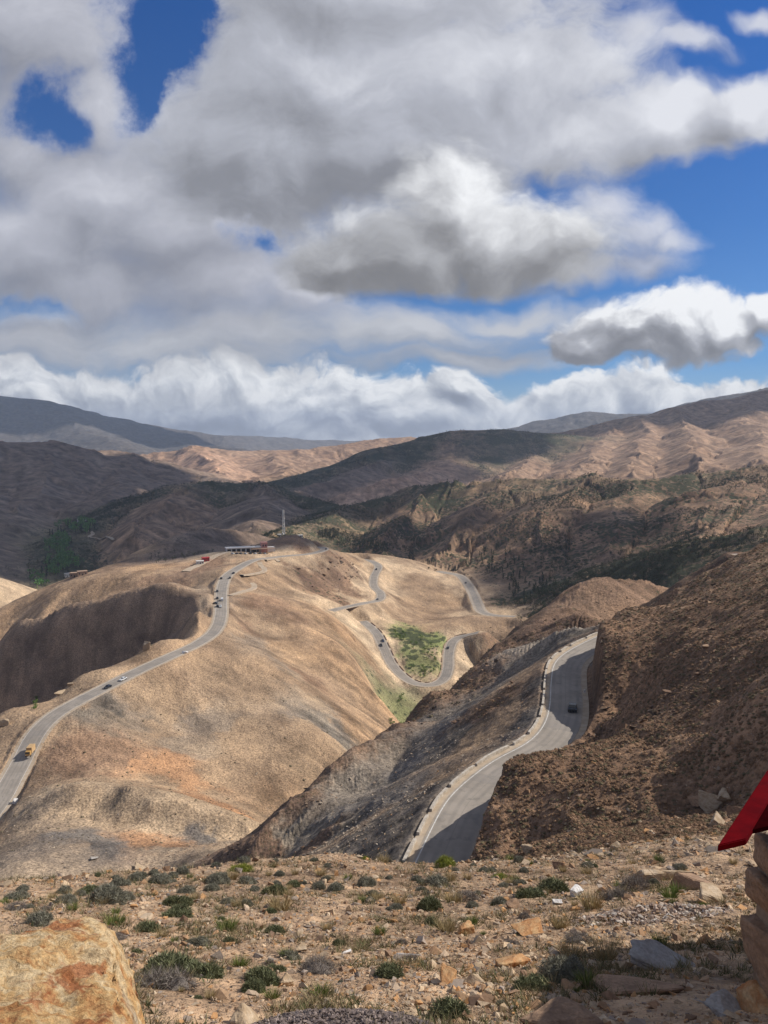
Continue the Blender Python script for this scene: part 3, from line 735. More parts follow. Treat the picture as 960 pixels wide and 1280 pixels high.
m, t, b = new_material('hill_ground')
pos = t.n.new('ShaderNodeNewGeometry').outputs['Position']
soil = t.attr('soil'); shrub = t.attr('shrub', 'Fac'); stony = t.attr('stony', 'Fac')
dist = t.v('LENGTH', pos)
big = t.noise(pos, .035, 9, .62)
fine = t.noise(pos, 1.3, 7, .6)
col = t.mix(1.0, soil, t.ramp(big, [(.3, (.48, .46, .46)), (.5, (1, 1, 1)), (.7, (1.5, 1.48, 1.42))]), 'MULTIPLY')
col = t.mix(1.0, col, t.ramp(fine, [(.3, (.42, .40, .38)), (.5, (1, 1, 1)), (.7, (1.6, 1.56, 1.5))]), 'MULTIPLY')
# shrubs seen as dots on the far slopes
sv = t.voro(pos, .16, 'F1', 'Distance', 1.0)
sn = t.noise(pos, .012, 5, .6)
cover = t.m('MULTIPLY', shrub, t.ss(sn, .36, .62, .45, 1.5))
dots = t.ss(t.sub(t.mul(cover, .75), sv), -.04, .10)
far = t.ss(dist, 250, 420)
col = t.mix(t.mul(t.mul(dots, far), .8), col, (.042, .052, .026, 1))
t2 = t.voro(pos, 1.1, 'F1', 'Distance', 1.0)
dots2 = t.mul(t.ss(t.sub(t.mul(cover, .8), t2), -.05, .12), t.ss(dist, 35, 70))
dots2 = t.mul(dots2, t.ss(dist, 420, 250))
col = t.mix(t.mul(dots2, .7), col, (.07, .068, .036, 1))
# loose stones as paler chips
st = t.voro(pos, 4.0, 'F1', 'Distance', 1.0)
sc = t.voro(pos, 4.0, 'F1', 'Color', 1.0)
chip = t.mul(t.mul(t.ss(st, .34, .22), t.ss(t.sep(sc)[0], .55, .6)), stony)
chip = t.mul(chip, t.ss(dist, 160, 90))
col = t.mix(t.mul(chip, .8), col, t.mix(t.sep(sc)[1], (.30, .19, .11, 1), (.44, .36, .28, 1)))
t.put(b.inputs['Base Color'], col)
b.inputs['Roughness'].default_value = .95
b.inputs['Specular IOR Level'].default_value = .15
b0 = t.bump(t.noise(pos, .06, 8, .68), .5, 5.0)
b1 = t.bump(t.add(t.noise(pos, .35, 8, .68), t.mul(chip, .1)), .7, 1.3, b0)
b2 = t.bump(t.noise(pos, 6.0, 6, .6), .5, .06, b1)
t.put(b.inputs['Normal'], b2)
gm.materials.append(m)

# ------------------------------------------------------------------ road surfaces
def ribbon(name, line, offs, lift, mat, thick=.35, kind='structure'):
    n = plan_normals(line); vs = []; fs = []; k = len(offs)
    for p, q in zip(line, n):
        for o in offs: vs.append((p[0] + q[0] * o, p[1] + q[1] * o, p[2] + lift))
        vs.append((p[0] + q[0] * offs[-1], p[1] + q[1] * offs[-1], p[2] + lift - thick)); vs.append((p[0] + q[0] * offs[0], p[1] + q[1] * offs[0], p[2] + lift - thick))
    w = k + 2
    for i in range(len(line) - 1):
        for j in range(w):
            j2 = (j + 1) % w
            fs.append((i * w + j, i * w + j2, (i + 1) * w + j2, (i + 1) * w + j))
    me = bpy.data.meshes.new(name); me.from_pydata(vs, [], fs); me.update()
    bm = bmesh.new(); bm.from_mesh(me); bmesh.ops.recalc_face_normals(bm, faces=bm.faces); bm.to_mesh(me); bm.free()
    lane = np.tile(np.array([abs(q) for q in offs] + [9, 9], np.float32), len(line))
    at = me.attributes.new('lane', 'FLOAT', 'POINT'); at.data.foreach_set('value', lane)
    me.materials.append(mat)
    o = bpy.data.objects.new(name, me); COL.objects.link(o)
    if kind: o['kind'] = kind
    return o
road_mat = speckled_material('worn_asphalt', (.26, .228, .19), (.32, .28, .235), .16, .9, .15, .02, .2, detail=8, c3=(.22, .195, .165))
verge_mat = speckled_material('dusty_verge', (.44, .36, .27), (.36, .285, .205), .5, .95, .3, .05, .1)
line_mat = speckled_material('road_paint', (.62, .60, .56), (.42, .40, .36), 1.5, .8, 0)
rt = NT(road_mat.node_tree); rb_ = [q for q in rt.n if q.type == 'BSDF_PRINCIPLED'][0]
rc = rb_.inputs['Base Color'].links[0].from_socket; lane = rt.attr('lane', 'Fac')
rpos = rt.n.new('ShaderNodeNewGeometry').outputs['Position']
wheel = rt.m('ABSOLUTE', rt.sub(rt.m('ABSOLUTE', rt.sub(lane, 1.9)), .8))
worn = rt.mul(rt.ss(wheel, .55, .1), rt.ss(rt.noise(rpos, .22, 4, .6), .3, .6))
rc = rt.mix(rt.mul(worn, .45), rc, (.18, .163, .143, 1))
rc = rt.mix(rt.mul(rt.ss(rt.add(lane, rt.mul(rt.noise(rpos, .8, 4, .6), 1.6)), 4.1, 5.0), .8), rc, (.40, .32, .235, 1))      # dust blown in from the edges
rc = rt.mix(rt.mul(rt.ss(rt.m('ABSOLUTE', rt.sub(lane, .0)), .09, .03), .35), rc, (.16, .145, .13, 1))                       # the joint between the lanes
pt = rt.noise(rpos, .09, 2, .4); rc = rt.mix(rt.mul(rt.ss(pt, .60, .61), .35), rc, (.19, .175, .16, 1))                       # patched places
rt.put(rb_.inputs['Base Color'], rc)
for name, rd in ROADS.items():
    hw = rd['hw']
    ribbon('road', rd['line'], tuple(np.linspace(-hw + .7, hw - .7, 33)), .06, road_mat)
    ribbon('road_verge', rd['line'], (-hw - .6, 0, hw + .6), .0, verge_mat)
    if name != 'upper_road':
        for o in ((-hw + 1.05, hw - 1.05) if name != 'near_road' else (-hw + 1.15,)):
            ribbon('road_marking', rd['line'], (o - .09, o + .09), .066, line_mat, .004)
# ------------------------------------------------------------------ cloud-shaped sun blockers, added out of view to lay shade on the hills
blocker_cloud_mat, t, b = new_material('blocker_cloud_white')
b.inputs['Base Color'].default_value = (.85, .86, .88, 1); b.inputs['Roughness'].default_value = 1
b.inputs['Specular IOR Level'].default_value = 0
def make_blocker_cloud(at, travel, radius, flat, seed):
    rng = random.Random(seed)
    bm = bmesh.new()
    for k in range(7):
        a = rng.uniform(0, 6.28); d = rng.uniform(.0, .62) * radius
        r = radius * rng.uniform(.38, .6)
        m = Matrix.Translation((d * math.cos(a), d * math.sin(a), 0)) @ Matrix.Diagonal((r * rng.uniform(.9, 1.3), r, r * flat, 1))
        bmesh.ops.create_icosphere(bm, subdivisions=4, radius=1, matrix=m)
    xs = np.array([v.co[:] for v in bm.verts])
    n = fbm(xs[:, 0] + xs[:, 2] * .7, xs[:, 1] - xs[:, 2] * .6, radius * .5, 4, seed)
    for v, q in zip(bm.verts, n):
        v.co *= 1 + .22 * q
        if v.co.z < 0: v.co.z *= .35
    me = bpy.data.meshes.new('blocker_cloud'); bm.to_mesh(me); bm.free()
    me.polygons.foreach_set('use_smooth', np.ones(len(me.polygons), bool)); me.materials.append(blocker_cloud_mat)
    o = bpy.data.objects.new('blocker_cloud', me); COL.objects.link(o); o['kind'] = 'structure'
    o.location = Vector(at) + sun_dir * travel
    return o
for (px, py, r, travel, radius, flat, seed) in (
        (20, 650, 1600, 4600, 480, .35, 1), (-80, 610, 2500, 6000, 760, .35, 2), (165, 588, 2700, 6200, 400, .35, 3), (335, 632, 1750, 4400, 300, .4, 4),
        (285, 690, 920, 3600, 120, .4, 5), (430, 590, 2700, 6200, 460, .4, 6), (560, 660, 1250, 4200, 120, .4, 7),
        (430, 635, 1500, 4300, 170, .4, 12), (770, 650, 1100, 4300, 110, .4, 8), (860, 500, 4400, 9000, 700, .4, 9), (960, 495, 5200, 9500, 800, .4, 10), (560, 545, 3300, 7000, 420, .4, 11),
        (690, 700, 960, 3700, 90, .4, 13), (0, 510, 8500, 12500, 1900, .3, 14), (190, 535, 9000, 12500, 1500, .3, 15)):
    make_blocker_cloud(P(px, py, r), travel, radius, flat, seed)

# ------------------------------------------------------------------ the air between
zlo, zhi = float(HT.min()) - 1.0, float(HT.max()) + 15.0
bm = bmesh.new(); bmesh.ops.create_cube(bm, size=1)
for v_ in bm.verts:
    v_.co = Vector((v_.co.x * 33000, v_.co.y * 33000, zlo if v_.co.z < 0 else zhi))
me = bpy.data.meshes.new('haze'); bm.to_mesh(me); bm.free()
hz = bpy.data.objects.new('haze', me); COL.objects.link(hz); hz['kind'] = 'stuff'
hm = bpy.data.materials.new('thin_air'); hm.use_nodes = True
for n in list(hm.node_tree.nodes): hm.node_tree.nodes.remove(n)
ho = hm.node_tree.nodes.new('ShaderNodeOutputMaterial'); pv = hm.node_tree.nodes.new('ShaderNodeVolumePrincipled')
for nm in ('Density Attribute', 'Color Attribute', 'Temperature Attribute'): pv.inputs[nm].default_value = ''
pv.inputs['Color'].default_value = (.70, .82, 1.0, 1)
pv.inputs['Density'].default_value = HAZE
pv.inputs['Anisotropy'].default_value = 0.0
hm.node_tree.links.new(pv.outputs[0], ho.inputs['Volume'])
me.materials.append(hm)
# ------------------------------------------------------------------ building kit
def tag(o, label, cat, group=None, kind=None):
    if label: o['label'] = label
    if cat: o['category'] = cat
    if group: o['group'] = group
    if kind: o['kind'] = kind
    return o
def empty(name, loc, rz=0.0):
    o = bpy.data.objects.new(name, None); COL.objects.link(o)
    o.location = loc; o.rotation_euler = (0, 0, rz); o.empty_display_size = .3
    return o
def link_bm(name, bm, mat, parent=None, smooth=False):
    me = bpy.data.meshes.new(name); bm.to_mesh(me); bm.free()
    return link_me(name, me, mat, parent, smooth)
def link_me(name, me, mat, parent=None, smooth=False):
    if smooth: me.polygons.foreach_set('use_smooth', np.ones(len(me.polygons), bool))
    for q in (mat if isinstance(mat, (list, tuple)) else [mat]): me.materials.append(q)
    o = bpy.data.objects.new(name, me); COL.objects.link(o)
    if parent is not None: o.parent = parent
    return o
def tri_mesh(name, v, f, cols=None):
    v = np.asarray(v, np.float32); f = np.asarray(f, np.int32)
    me = bpy.data.meshes.new(name)
    me.vertices.add(len(v)); me.vertices.foreach_set('co', v.ravel())
    k = f.shape[1]
    me.loops.add(f.size); me.loops.foreach_set('vertex_index', f.ravel())
    me.polygons.add(len(f)); me.polygons.foreach_set('loop_start', np.arange(len(f), dtype=np.int32) * k)
    me.update(calc_edges=True); me.shade_flat()
    if cols is not None:
        at = me.attributes.new('tint', 'FLOAT_COLOR', 'POINT')
        c = np.ones((len(v), 4), np.float32); c[:, :3] = cols
        at.data.foreach_set('color', c.ravel())
    return me
def box_bm(bm, lo, hi, mat=None, bevel=0.0):
    c = [(a + b_) / 2 for a, b_ in zip(lo, hi)]; s_ = [abs(b_ - a) for a, b_ in zip(lo, hi)]
    m_ = Matrix.Translation(c) @ Matrix.Diagonal((*s_, 1))
    if mat is not None: m_ = mat @ m_
    r = bmesh.ops.create_cube(bm, size=1, matrix=m_)
    if bevel:
        es = list({e for v_ in r['verts'] for e in v_.link_edges})
        bmesh.ops.bevel(bm, geom=es, offset=bevel, segments=2, affect='EDGES')
def scatter(name, temps, pos, scl, rotz, tints, mat, kind='stuff', tilt=None):
    """many small pieces laid out as one mesh"""
    vs, fs, cs = [], [], []; base = 0
    which = np.random.RandomState(len(pos)).randint(0, len(temps), len(pos))
    for ti, (tv, tf, tc) in enumerate(temps):
        k = np.where(which == ti)[0]
        if not len(k): continue
        c, s_ = np.cos(rotz[k]), np.sin(rotz[k])
        v_ = tv[None] * scl[k][:, None, :]
        if tilt is not None:
            ct, st_ = np.cos(tilt[k]), np.sin(tilt[k])
            y = v_[..., 1] * ct[:, None] - v_[..., 2] * st_[:, None]; z = v_[..., 1] * st_[:, None] + v_[..., 2] * ct[:, None]
            v_ = np.stack([v_[..., 0], y, z], -1)
        x = v_[..., 0] * c[:, None] - v_[..., 1] * s_[:, None]; y = v_[..., 0] * s_[:, None] + v_[..., 1] * c[:, None]
        v_ = np.stack([x, y, v_[..., 2]], -1) + pos[k][:, None, :]
        n = len(tv)
        fs.append((tf[None] + (np.arange(len(k)) * n)[:, None, None] + base).reshape(-1, tf.shape[1]))
        vs.append(v_.reshape(-1, 3)); cs.append((tints[k][:, None, :] * tc[None]).reshape(-1, 3)); base += n * len(k)
    me = tri_mesh(name, np.concatenate(vs), np.concatenate(fs), np.concatenate(cs))
    o = link_me(name, me, mat)
    o['kind'] = kind
    return o
def rock_points(rng, n=14, flat=.7):
    p = rng.normal(size=(n, 3)); p /= np.linalg.norm(p, axis=1)[:, None]
    p *= rng.uniform(.72, 1.0, (n, 1)); p[:, 2] *= flat
    return p * .5
def rock_template(seed, n=14, flat=.7):
    rng = np.random.RandomState(seed); bm = bmesh.new()
    for q in rock_points(rng, n, flat): bm.verts.new(q)
    r = bmesh.ops.convex_hull(bm, input=bm.verts)
    bmesh.ops.delete(bm, geom=[g for g in r['geom_interior'] if isinstance(g, bmesh.types.BMVert)], context='VERTS')
    bmesh.ops.triangulate(bm, faces=bm.faces)
    bm.verts.ensure_lookup_table(); bm.verts.index_update()
    v_ = np.array([q.co[:] for q in bm.verts]); f = np.array([[q.index for q in g.verts] for g in bm.faces])
    bm.free()
    return v_, f, np.ones((len(v_), 3))
ROCKS = [rock_template(50 + i, 6 + i % 4, (.5, .7, .9)[i % 3]) for i in range(16)]

def tint_material(name, rough=.9, spec=.15, nscale=40.0, trans=0.0, bump=.3, bdist=.01, var=.25):
    m, t, b = new_material(name)
    c = t.attr('tint')
    pos = t.n.new('ShaderNodeNewGeometry').outputs['Position']
    f = t.noise(pos, nscale, 4, .6)
    c = t.mix(1.0, c, t.ramp(f, [(.25, (1 - var,) * 3), (.75, (1 + var,) * 3)]), 'MULTIPLY')
    t.put(b.inputs['Base Color'], c); b.inputs['Roughness'].default_value = rough; b.inputs['Specular IOR Level'].default_value = spec
    if bump: t.put(b.inputs['Normal'], t.bump(f, bump, bdist))
    return m
stone_mat = tint_material('field_stone', .9, .2, 30.0)
leaf_mat = tint_material('dry_leaf', .8, .15, 6.0, bump=0)

# ------------------------------------------------------------------ trees, bushes, tussocks as templates of small leaf faces
def blades(rng, n, gen, w, c_lo, c_hi, tri=True):
    """n narrow leaf faces; gen(rng) -> root, tip"""
    v_, f, c = [], [], []
    for i in range(n):
        a, tip = gen(rng)
        a, tip = np.array(a), np.array(tip); d = tip - a
        side = np.cross(d, rng.normal(size=3)); side /= np.linalg.norm(side) + 1e-9
        ww = w * rng.uniform(.6, 1.3)
        k = len(v_)
        v_ += [a - side * ww * .5, a + side * ww * .5, tip]
        f.append((k, k + 1, k + 2))
        u_ = rng.uniform(0, 1); cc = np.array(c_lo) * (1 - u_) + np.array(c_hi) * u_
        c += [cc, cc, cc]
    return np.array(v_), np.array(f), np.array(c)
def merge_t(*ts):
    v_, f, c = [], [], []; k = 0
    for a, b_, d in ts:
        v_.append(a); f.append(b_ + k); c.append(d); k += len(a)
    return np.concatenate(v_), np.concatenate(f), np.concatenate(c)
def leaf_cloud(rng, n, centre_fn, size, c_lo, c_hi):
    v_, f, c = [], [], []
    for i in range(n):
        p = np.array(centre_fn(rng)); d1 = rng.normal(size=3); d1 /= np.linalg.norm(d1); d2 = np.cross(d1, rng.normal(size=3)); d2 /= np.linalg.norm(d2) + 1e-9
        s_ = size * rng.uniform(.6, 1.4); k = len(v_)
        v_ += [p + d1 * s_, p - d1 * s_ * .5 + d2 * s_ * .8, p - d1 * s_ * .5 - d2 * s_ * .8]; f.append((k, k + 1, k + 2))
        u_ = rng.uniform(0, 1); cc = np.array(c_lo) * (1 - u_) + np.array(c_hi) * u_; c += [cc] * 3
    return np.array(v_), np.array(f), np.array(c)
def trunk_t(rng, h, r, col=(.10, .07, .05)):
    v_, f = [], []; n = 5
    for i in range(n):
        a = 2 * math.pi * i / n
        v_ += [(r * math.cos(a), r * math.sin(a), -.06), (r * .4 * math.cos(a), r * .4 * math.sin(a), h)]
    for i in range(n):
        j = (i + 1) % n
        f += [(2 * i, 2 * j, 2 * j + 1), (2 * i, 2 * j + 1, 2 * i + 1)]
    return np.array(v_), np.array(f), np.array([col] * len(v_))
def conifer_t(seed, n=120, slim=.24):
    rng = np.random.RandomState(seed)
    def pt(r):
        z = r.uniform(.10, 1.0) ** .9; rad = slim * (1.02 - z) ** .8 * (1 + .25 * math.sin(z * 22 + seed)); a = r.uniform(0, 6.283); q = rad * r.uniform(.45, 1.0)
        return (q * math.cos(a), q * math.sin(a), z)
    return merge_t(trunk_t(rng, .9, .03), leaf_cloud(rng, n, pt, .055, (.022, .036, .016), (.05, .07, .03)))
def round_t(seed, n=120):
    rng = np.random.RandomState(seed)
    lob = [(rng.uniform(-.28, .28), rng.uniform(-.28, .28), rng.uniform(.35, .72), rng.uniform(.18, .32)) for _ in range(5)]
    def pt(r):
        x, y, z, q = lob[r.randint(len(lob))]; d = r.normal(size=3); d /= np.linalg.norm(d); d *= q * r.uniform(.6, 1.0)
        return (x + d[0], y + d[1], max(z + d[2] * .85, .05))
    return merge_t(trunk_t(rng, .72, .05), leaf_cloud(rng, n, pt, .075, (.028, .038, .018), (.06, .07, .034)))
def dome_t(seed, n, h=.5, w=.012, c_lo=(.07, .075, .05), c_hi=(.16, .16, .11), out=.5, lobes=1, fuzz=.22, core=True):
    """cushion bush: a lumpy dome bristling with short twigs and leaves"""
    rng = np.random.RandomState(seed); parts = []
    lob = [(0, 0, 1.0)] if lobes == 1 else [(rng.uniform(-.5, .5) * out, rng.uniform(-.4, .4) * out, rng.uniform(.45, .8)) for _ in range(lobes)]
    for lx, ly, lr in lob:
        ph = rng.uniform(0, 6.283, 4)
        def gen(r):
            a = r.uniform(0, 6.283); e = math.asin(r.uniform(-.05, 1.0))
            k = lr * (1 + .12 * math.sin(3 * a + ph[0]) * math.cos(2 * e + ph[1]) + .09 * math.sin(7 * a + 5 * e + ph[2]))
            d = np.array([math.cos(a) * math.cos(e) * out, math.sin(a) * math.cos(e) * out, math.sin(e) * h]) * k * r.uniform(.88, 1.0)
            t_ = d / (np.linalg.norm(d) + 1e-6) + r.normal(size=3) * .75; t_ /= np.linalg.norm(t_)
            root = d * .88; root[0] += lx; root[1] += ly
            return root, root + t_ * fuzz * out * r.uniform(.5, 1.1)
        parts.append(blades(rng, n // len(lob), gen, w, c_lo, c_hi))
        if core:
            cv, cf, _ = rock_template(int(seed + 900 + lr * 100), 46, 1.0)
            cv = cv * np.array([out, out, h]) * 1.66 * lr; cv[:, 0] += lx; cv[:, 1] += ly; cv[:, 2] = np.maximum(cv[:, 2], -.03)
            parts.append((cv, cf, np.array([(np.array(c_lo) * .75 + np.array(c_hi) * .25)] * len(cv))))
    return merge_t(*parts)
def grass_t(seed, n, c_lo, c_hi, h=.5, w=.01, lean=.35):
    rng = np.random.RandomState(seed)
    def gen(r):
        a = r.uniform(0, 6.283); q = .16 * math.sqrt(r.uniform(0, 1)); l = lean * r.uniform(.2, 1.2)
        return (q * math.cos(a), q * math.sin(a), -.02), (q * math.cos(a) + l * math.cos(a + r.normal() * .5), q * math.sin(a) + l * math.sin(a + r.normal() * .5), h * r.uniform(.5, 1.1))
    return blades(rng, n, gen, w, c_lo, c_hi)
# ------------------------------------------------------------------ trees of the far hills and the valley
rs = np.random.RandomState(11)
CONIF = [conifer_t(i, 110, .2 + .03 * (i % 3)) for i in range(5)]
POPLAR = [conifer_t(20 + i, 130, .13) for i in range(4)]
ROUND = [round_t(40 + i, 110) for i in range(6)]
BUSH = [round_t(60 + i, 90) for i in range(4)]
def tmesh(name, T, mat): 
    me = tri_mesh(name, *T); me.materials.append(mat); return me
CONIF_M = [tmesh('conifer', q, leaf_mat) for q in CONIF]; POP_M = [tmesh('poplar', q, leaf_mat) for q in POPLAR]
ROUND_M = [tmesh('juniper', q, leaf_mat) for q in ROUND]
def green_mesh(T, k):
    v_, f, c = T; return tmesh('bush', (v_, f, c * np.array(k)), leaf_mat)
BUSH_M = [green_mesh(q, (2.0, 2.9, 1.1)) for q in BUSH]
GROVE_M = [green_mesh(q, (2.1, 3.9, 1.9)) for q in BUSH]
def plant_thing(name, me, p, s_, wide, label, cat, group):
    o = bpy.data.objects.new(name, me); COL.objects.link(o)
    o.location = (p[0], p[1], p[2] - .03 * s_); o.scale = (s_ * wide, s_ * wide, s_); o.rotation_euler = (0, 0, rs.uniform(0, 6.28))
    return tag(o, label, cat, group)
def in_patch(n, ells, rmin, rmax, keep=None):
    out = []; tries = 0
    while len(out) < n and tries < n * 40:
        tries += 1
        cx, cy, rx, ry, rot = ells[rs.randint(len(ells))]
        a = rs.uniform(0, 6.283); q = math.sqrt(rs.uniform(0, 1)); ex, ey = q * rx * math.cos(a), q * ry * math.sin(a)
        c_, s_ = math.cos(R(rot)), math.sin(R(rot))
        px, py = cx + ex * c_ - ey * s_, cy + ex * s_ + ey * c_
        p = spot(px, py, rmin)
        if p is None or math.hypot(p.x, p.y) > rmax: continue
        if on_road(p.x, p.y): continue
        out.append(p)
    return out
ALLROAD = np.concatenate([rd['line'][::2, :2] for rd in ROADS.values()])
def on_road(x, y, d=9.0): return bool((((ALLROAD - (x, y)) ** 2).sum(1) < d * d).any())
for p in in_patch(85, [(640, 715, 16, 30, -15), (655, 740, 26, 18, 0), (620, 700, 22, 16, 20), (690, 735, 26, 12, 0)], 500, 1500):
    plant_thing('conifer', CONIF_M[rs.randint(5)], p, rs.uniform(6, 10), 1.15, 'dark green conifer among the trees on the slope right of the river road', 'tree', 'conifers beside the river road')
for p in in_patch(120, [(75, 690, 16, 22, 10), (95, 660, 26, 8, 0), (55, 720, 20, 14, -30), (80, 708, 22, 10, -20), (70, 680, 12, 16, 0)], 700, 2600):
    plant_thing('grove_tree', (GROVE_M + POP_M[:1])[rs.randint(5)], p, rs.uniform(12, 19), 1.0, 'green tree in the grove on the floor of the left valley', 'tree', 'trees of the valley grove')
for p in in_patch(48, [(520, 803, 26, 9, 15), (535, 830, 14, 14, 40), (500, 795, 10, 5, 10), (530, 812, 22, 8, 20), (525, 838, 14, 9, 0)], 400, 900):
    plant_thing('bush', BUSH_M[rs.randint(4)], p, rs.uniform(2.0, 4.5), 1.2, 'fresh green bush in the bowl inside the bend of the valley road', 'bush', 'bushes in the road bend')
for p in in_patch(14, [(495, 905, 9, 6, 0), (488, 895, 5, 8, 0), (45, 880, 10, 6, -40), (498, 880, 4, 12, 20)], 300, 900):
    plant_thing('bush', BUSH_M[rs.randint(4)], p, rs.uniform(2.0, 4.0), 1.2, 'green bush growing along the dry gully floor', 'bush', 'bushes in the gullies')
hill_spots = in_patch(90, [(760, 700, 110, 40, -10), (560, 690, 60, 30, 10), (860, 660, 60, 40, -20), (720, 690, 60, 30, 0)], 600, 1300)
for p in hill_spots:
    plant_thing('juniper', ROUND_M[rs.randint(6)], p, rs.uniform(3.0, 5.5), 1.1, 'dark round juniper dotted over the rugged slope beyond the valley', 'tree', 'junipers on the middle mountain')
# the far woods nobody could count
def woods(n, rlo, rhi, thr, size, temps, name):
    P_, S_ = [], []
    while len(P_) < n:
        m_ = 6000
        i = rs.randint(np.searchsorted(RR, rlo), np.searchsorted(RR, rhi), m_); j = rs.randint(60, len(a_mid) - 60, m_)
        dens = SHRUBC[i, j] * (0.35 + 1.3 * sstep(fbm(GX[i, j], GY[i, j], 170, 3, 71), -.1, .6))
        ok = rs.uniform(0, 1, m_) < np.clip((dens - thr) * 1.6, 0, 1)
        for a, b_ in zip(i[ok], j[ok]): P_.append((GX[a, b_], GY[a, b_], HT[a, b_] - .15)); S_.append(rs.uniform(*size))
    P_ = np.array(P_[:n]); S_ = np.array(S_[:n])
    scl = np.stack([S_ * rs.uniform(.9, 1.4, n), S_ * rs.uniform(.9, 1.4, n), S_], 1)
    tint = np.ones((n, 3)) * rs.uniform(.7, 1.25, (n, 1))
    return scatter(name, temps, P_, scl, rs.uniform(0, 6.28, n), tint, leaf_mat)
LOWC = [conifer_t(80 + i, 34, .24) for i in range(4)]; LOWR = [round_t(90 + i, 34) for i in range(5)]
woods(13000, 720, 1700, .22, (2.4, 5.6), LOWR, 'woodland')
woods(7000, 1700, 3900, .3, (4, 8), LOWR, 'distant_woodland')
# dense belt of conifers behind the knoll, in the shade
bp = in_patch(420, [(440, 676, 30, 9, 8), (470, 683, 22, 6, 10), (412, 668, 14, 6, 0)], 900, 2200)
bp = np.array([p[:] for p in bp]); k = len(bp)
scatter('conifer_woods', LOWC + LOWR, bp, np.repeat(rs.uniform(4, 7.5, (k, 1)), 3, 1), rs.uniform(0, 6.28, k), np.ones((k, 3)) * rs.uniform(.7, 1.1, (k, 1)), leaf_mat)
# ------------------------------------------------------------------ the slope at the viewer's feet: bushes, stones, rubble
rf = np.random.RandomState(5)
CUSH = [dome_t(100 + i, 4200, .42, .013, (.125, .122, .09), (.28, .265, .20), lobes=(1, 2, 3)[i % 3]) for i in range(5)]
GREENB = [dome_t(110 + i, 3400, .44, .02, (.08, .086, .044), (.20, .21, .11), lobes=(3, 4, 2)[i % 3], fuzz=.26) for i in range(5)]
BROOM = [dome_t(120 + i, 2400, .6, .011, (.12, .14, .02), (.28, .29, .05), lobes=(1, 2)[i], fuzz=.42) for i in range(2)]
DEAD = [dome_t(130 + i, 1900, .34, .008, (.12, .10, .088), (.27, .235, .20), lobes=(2, 3, 1)[i], fuzz=.4, core=i != 0) for i in range(3)]
STRAW = [grass_t(140 + i, 260, (.24, .18, .09), (.48, .38, .20), .55, .014, .4) for i in range(3)]
FRESH = [grass_t(150 + i, 240, (.06, .09, .02), (.20, .24, .06), .45, .02, .35) for i in range(3)]
KIND = {}
for nm, arr in (('cushion_shrub', CUSH), ('green_shrub', GREENB), ('broom_bush', BROOM), ('dead_shrub', DEAD), ('straw_tuft', STRAW), ('grass_tuft', FRESH)):
    KIND[nm] = [tmesh(nm, q, leaf_mat) for q in arr]
CAT = dict(cushion_shrub='shrub', green_shrub='shrub', broom_bush='bush', dead_shrub='shrub', straw_tuft='grass tuft', grass_tuft='grass tuft')
def px_size(w_px, p): return w_px * p.length / 950.0
def bush(kind, px, py, w_px, label=None, high=1.0):
    p = spot(px, py, 2.0)
    w_ = px_size(w_px, p) * (1.0 if kind not in ('straw_tuft', 'grass_tuft') else 1.15)
    o = bpy.data.objects.new(kind, KIND[kind][rf.randint(len(KIND[kind]))]); COL.objects.link(o)
    s_ = w_ / 1.16
    o.location = (p.x, p.y, p.z - .03 * s_); o.scale = (s_, s_, s_ * high * rf.uniform(.9, 1.1))
    n = ground_n(p.x, p.y, .8); tilt = Vector((0, 0, 1)).lerp(n, .5).normalized()
    o.rotation_euler = (Vector((0, 0, 1)).rotation_difference(tilt).to_matrix() @ Matrix.Rotation(rf.uniform(0, 6.28), 3, 'Z')).to_euler()
    GRP = dict(cushion_shrub='grey cushion shrubs on the near slope', green_shrub='green shrubs on the near slope', broom_bush='bright broom bushes at the rim', dead_shrub='dry shrubs on the near slope', straw_tuft='straw tufts on the near slope', grass_tuft='grass tufts on the near slope')
    COMMON = dict(cushion_shrub='small grey-green cushion shrub among the rubble of the near slope', green_shrub='small dark green shrub among the rubble of the near slope', dead_shrub='low dry grey-brown shrub among the rubble of the near slope',
                  straw_tuft='tuft of straw-coloured dry grass among the rubble', grass_tuft='small tuft of fresh green grass among the rubble', broom_bush='bright yellow-green broom bush at the rim')
    return tag(o, label or COMMON[kind], CAT[kind], GRP[kind])
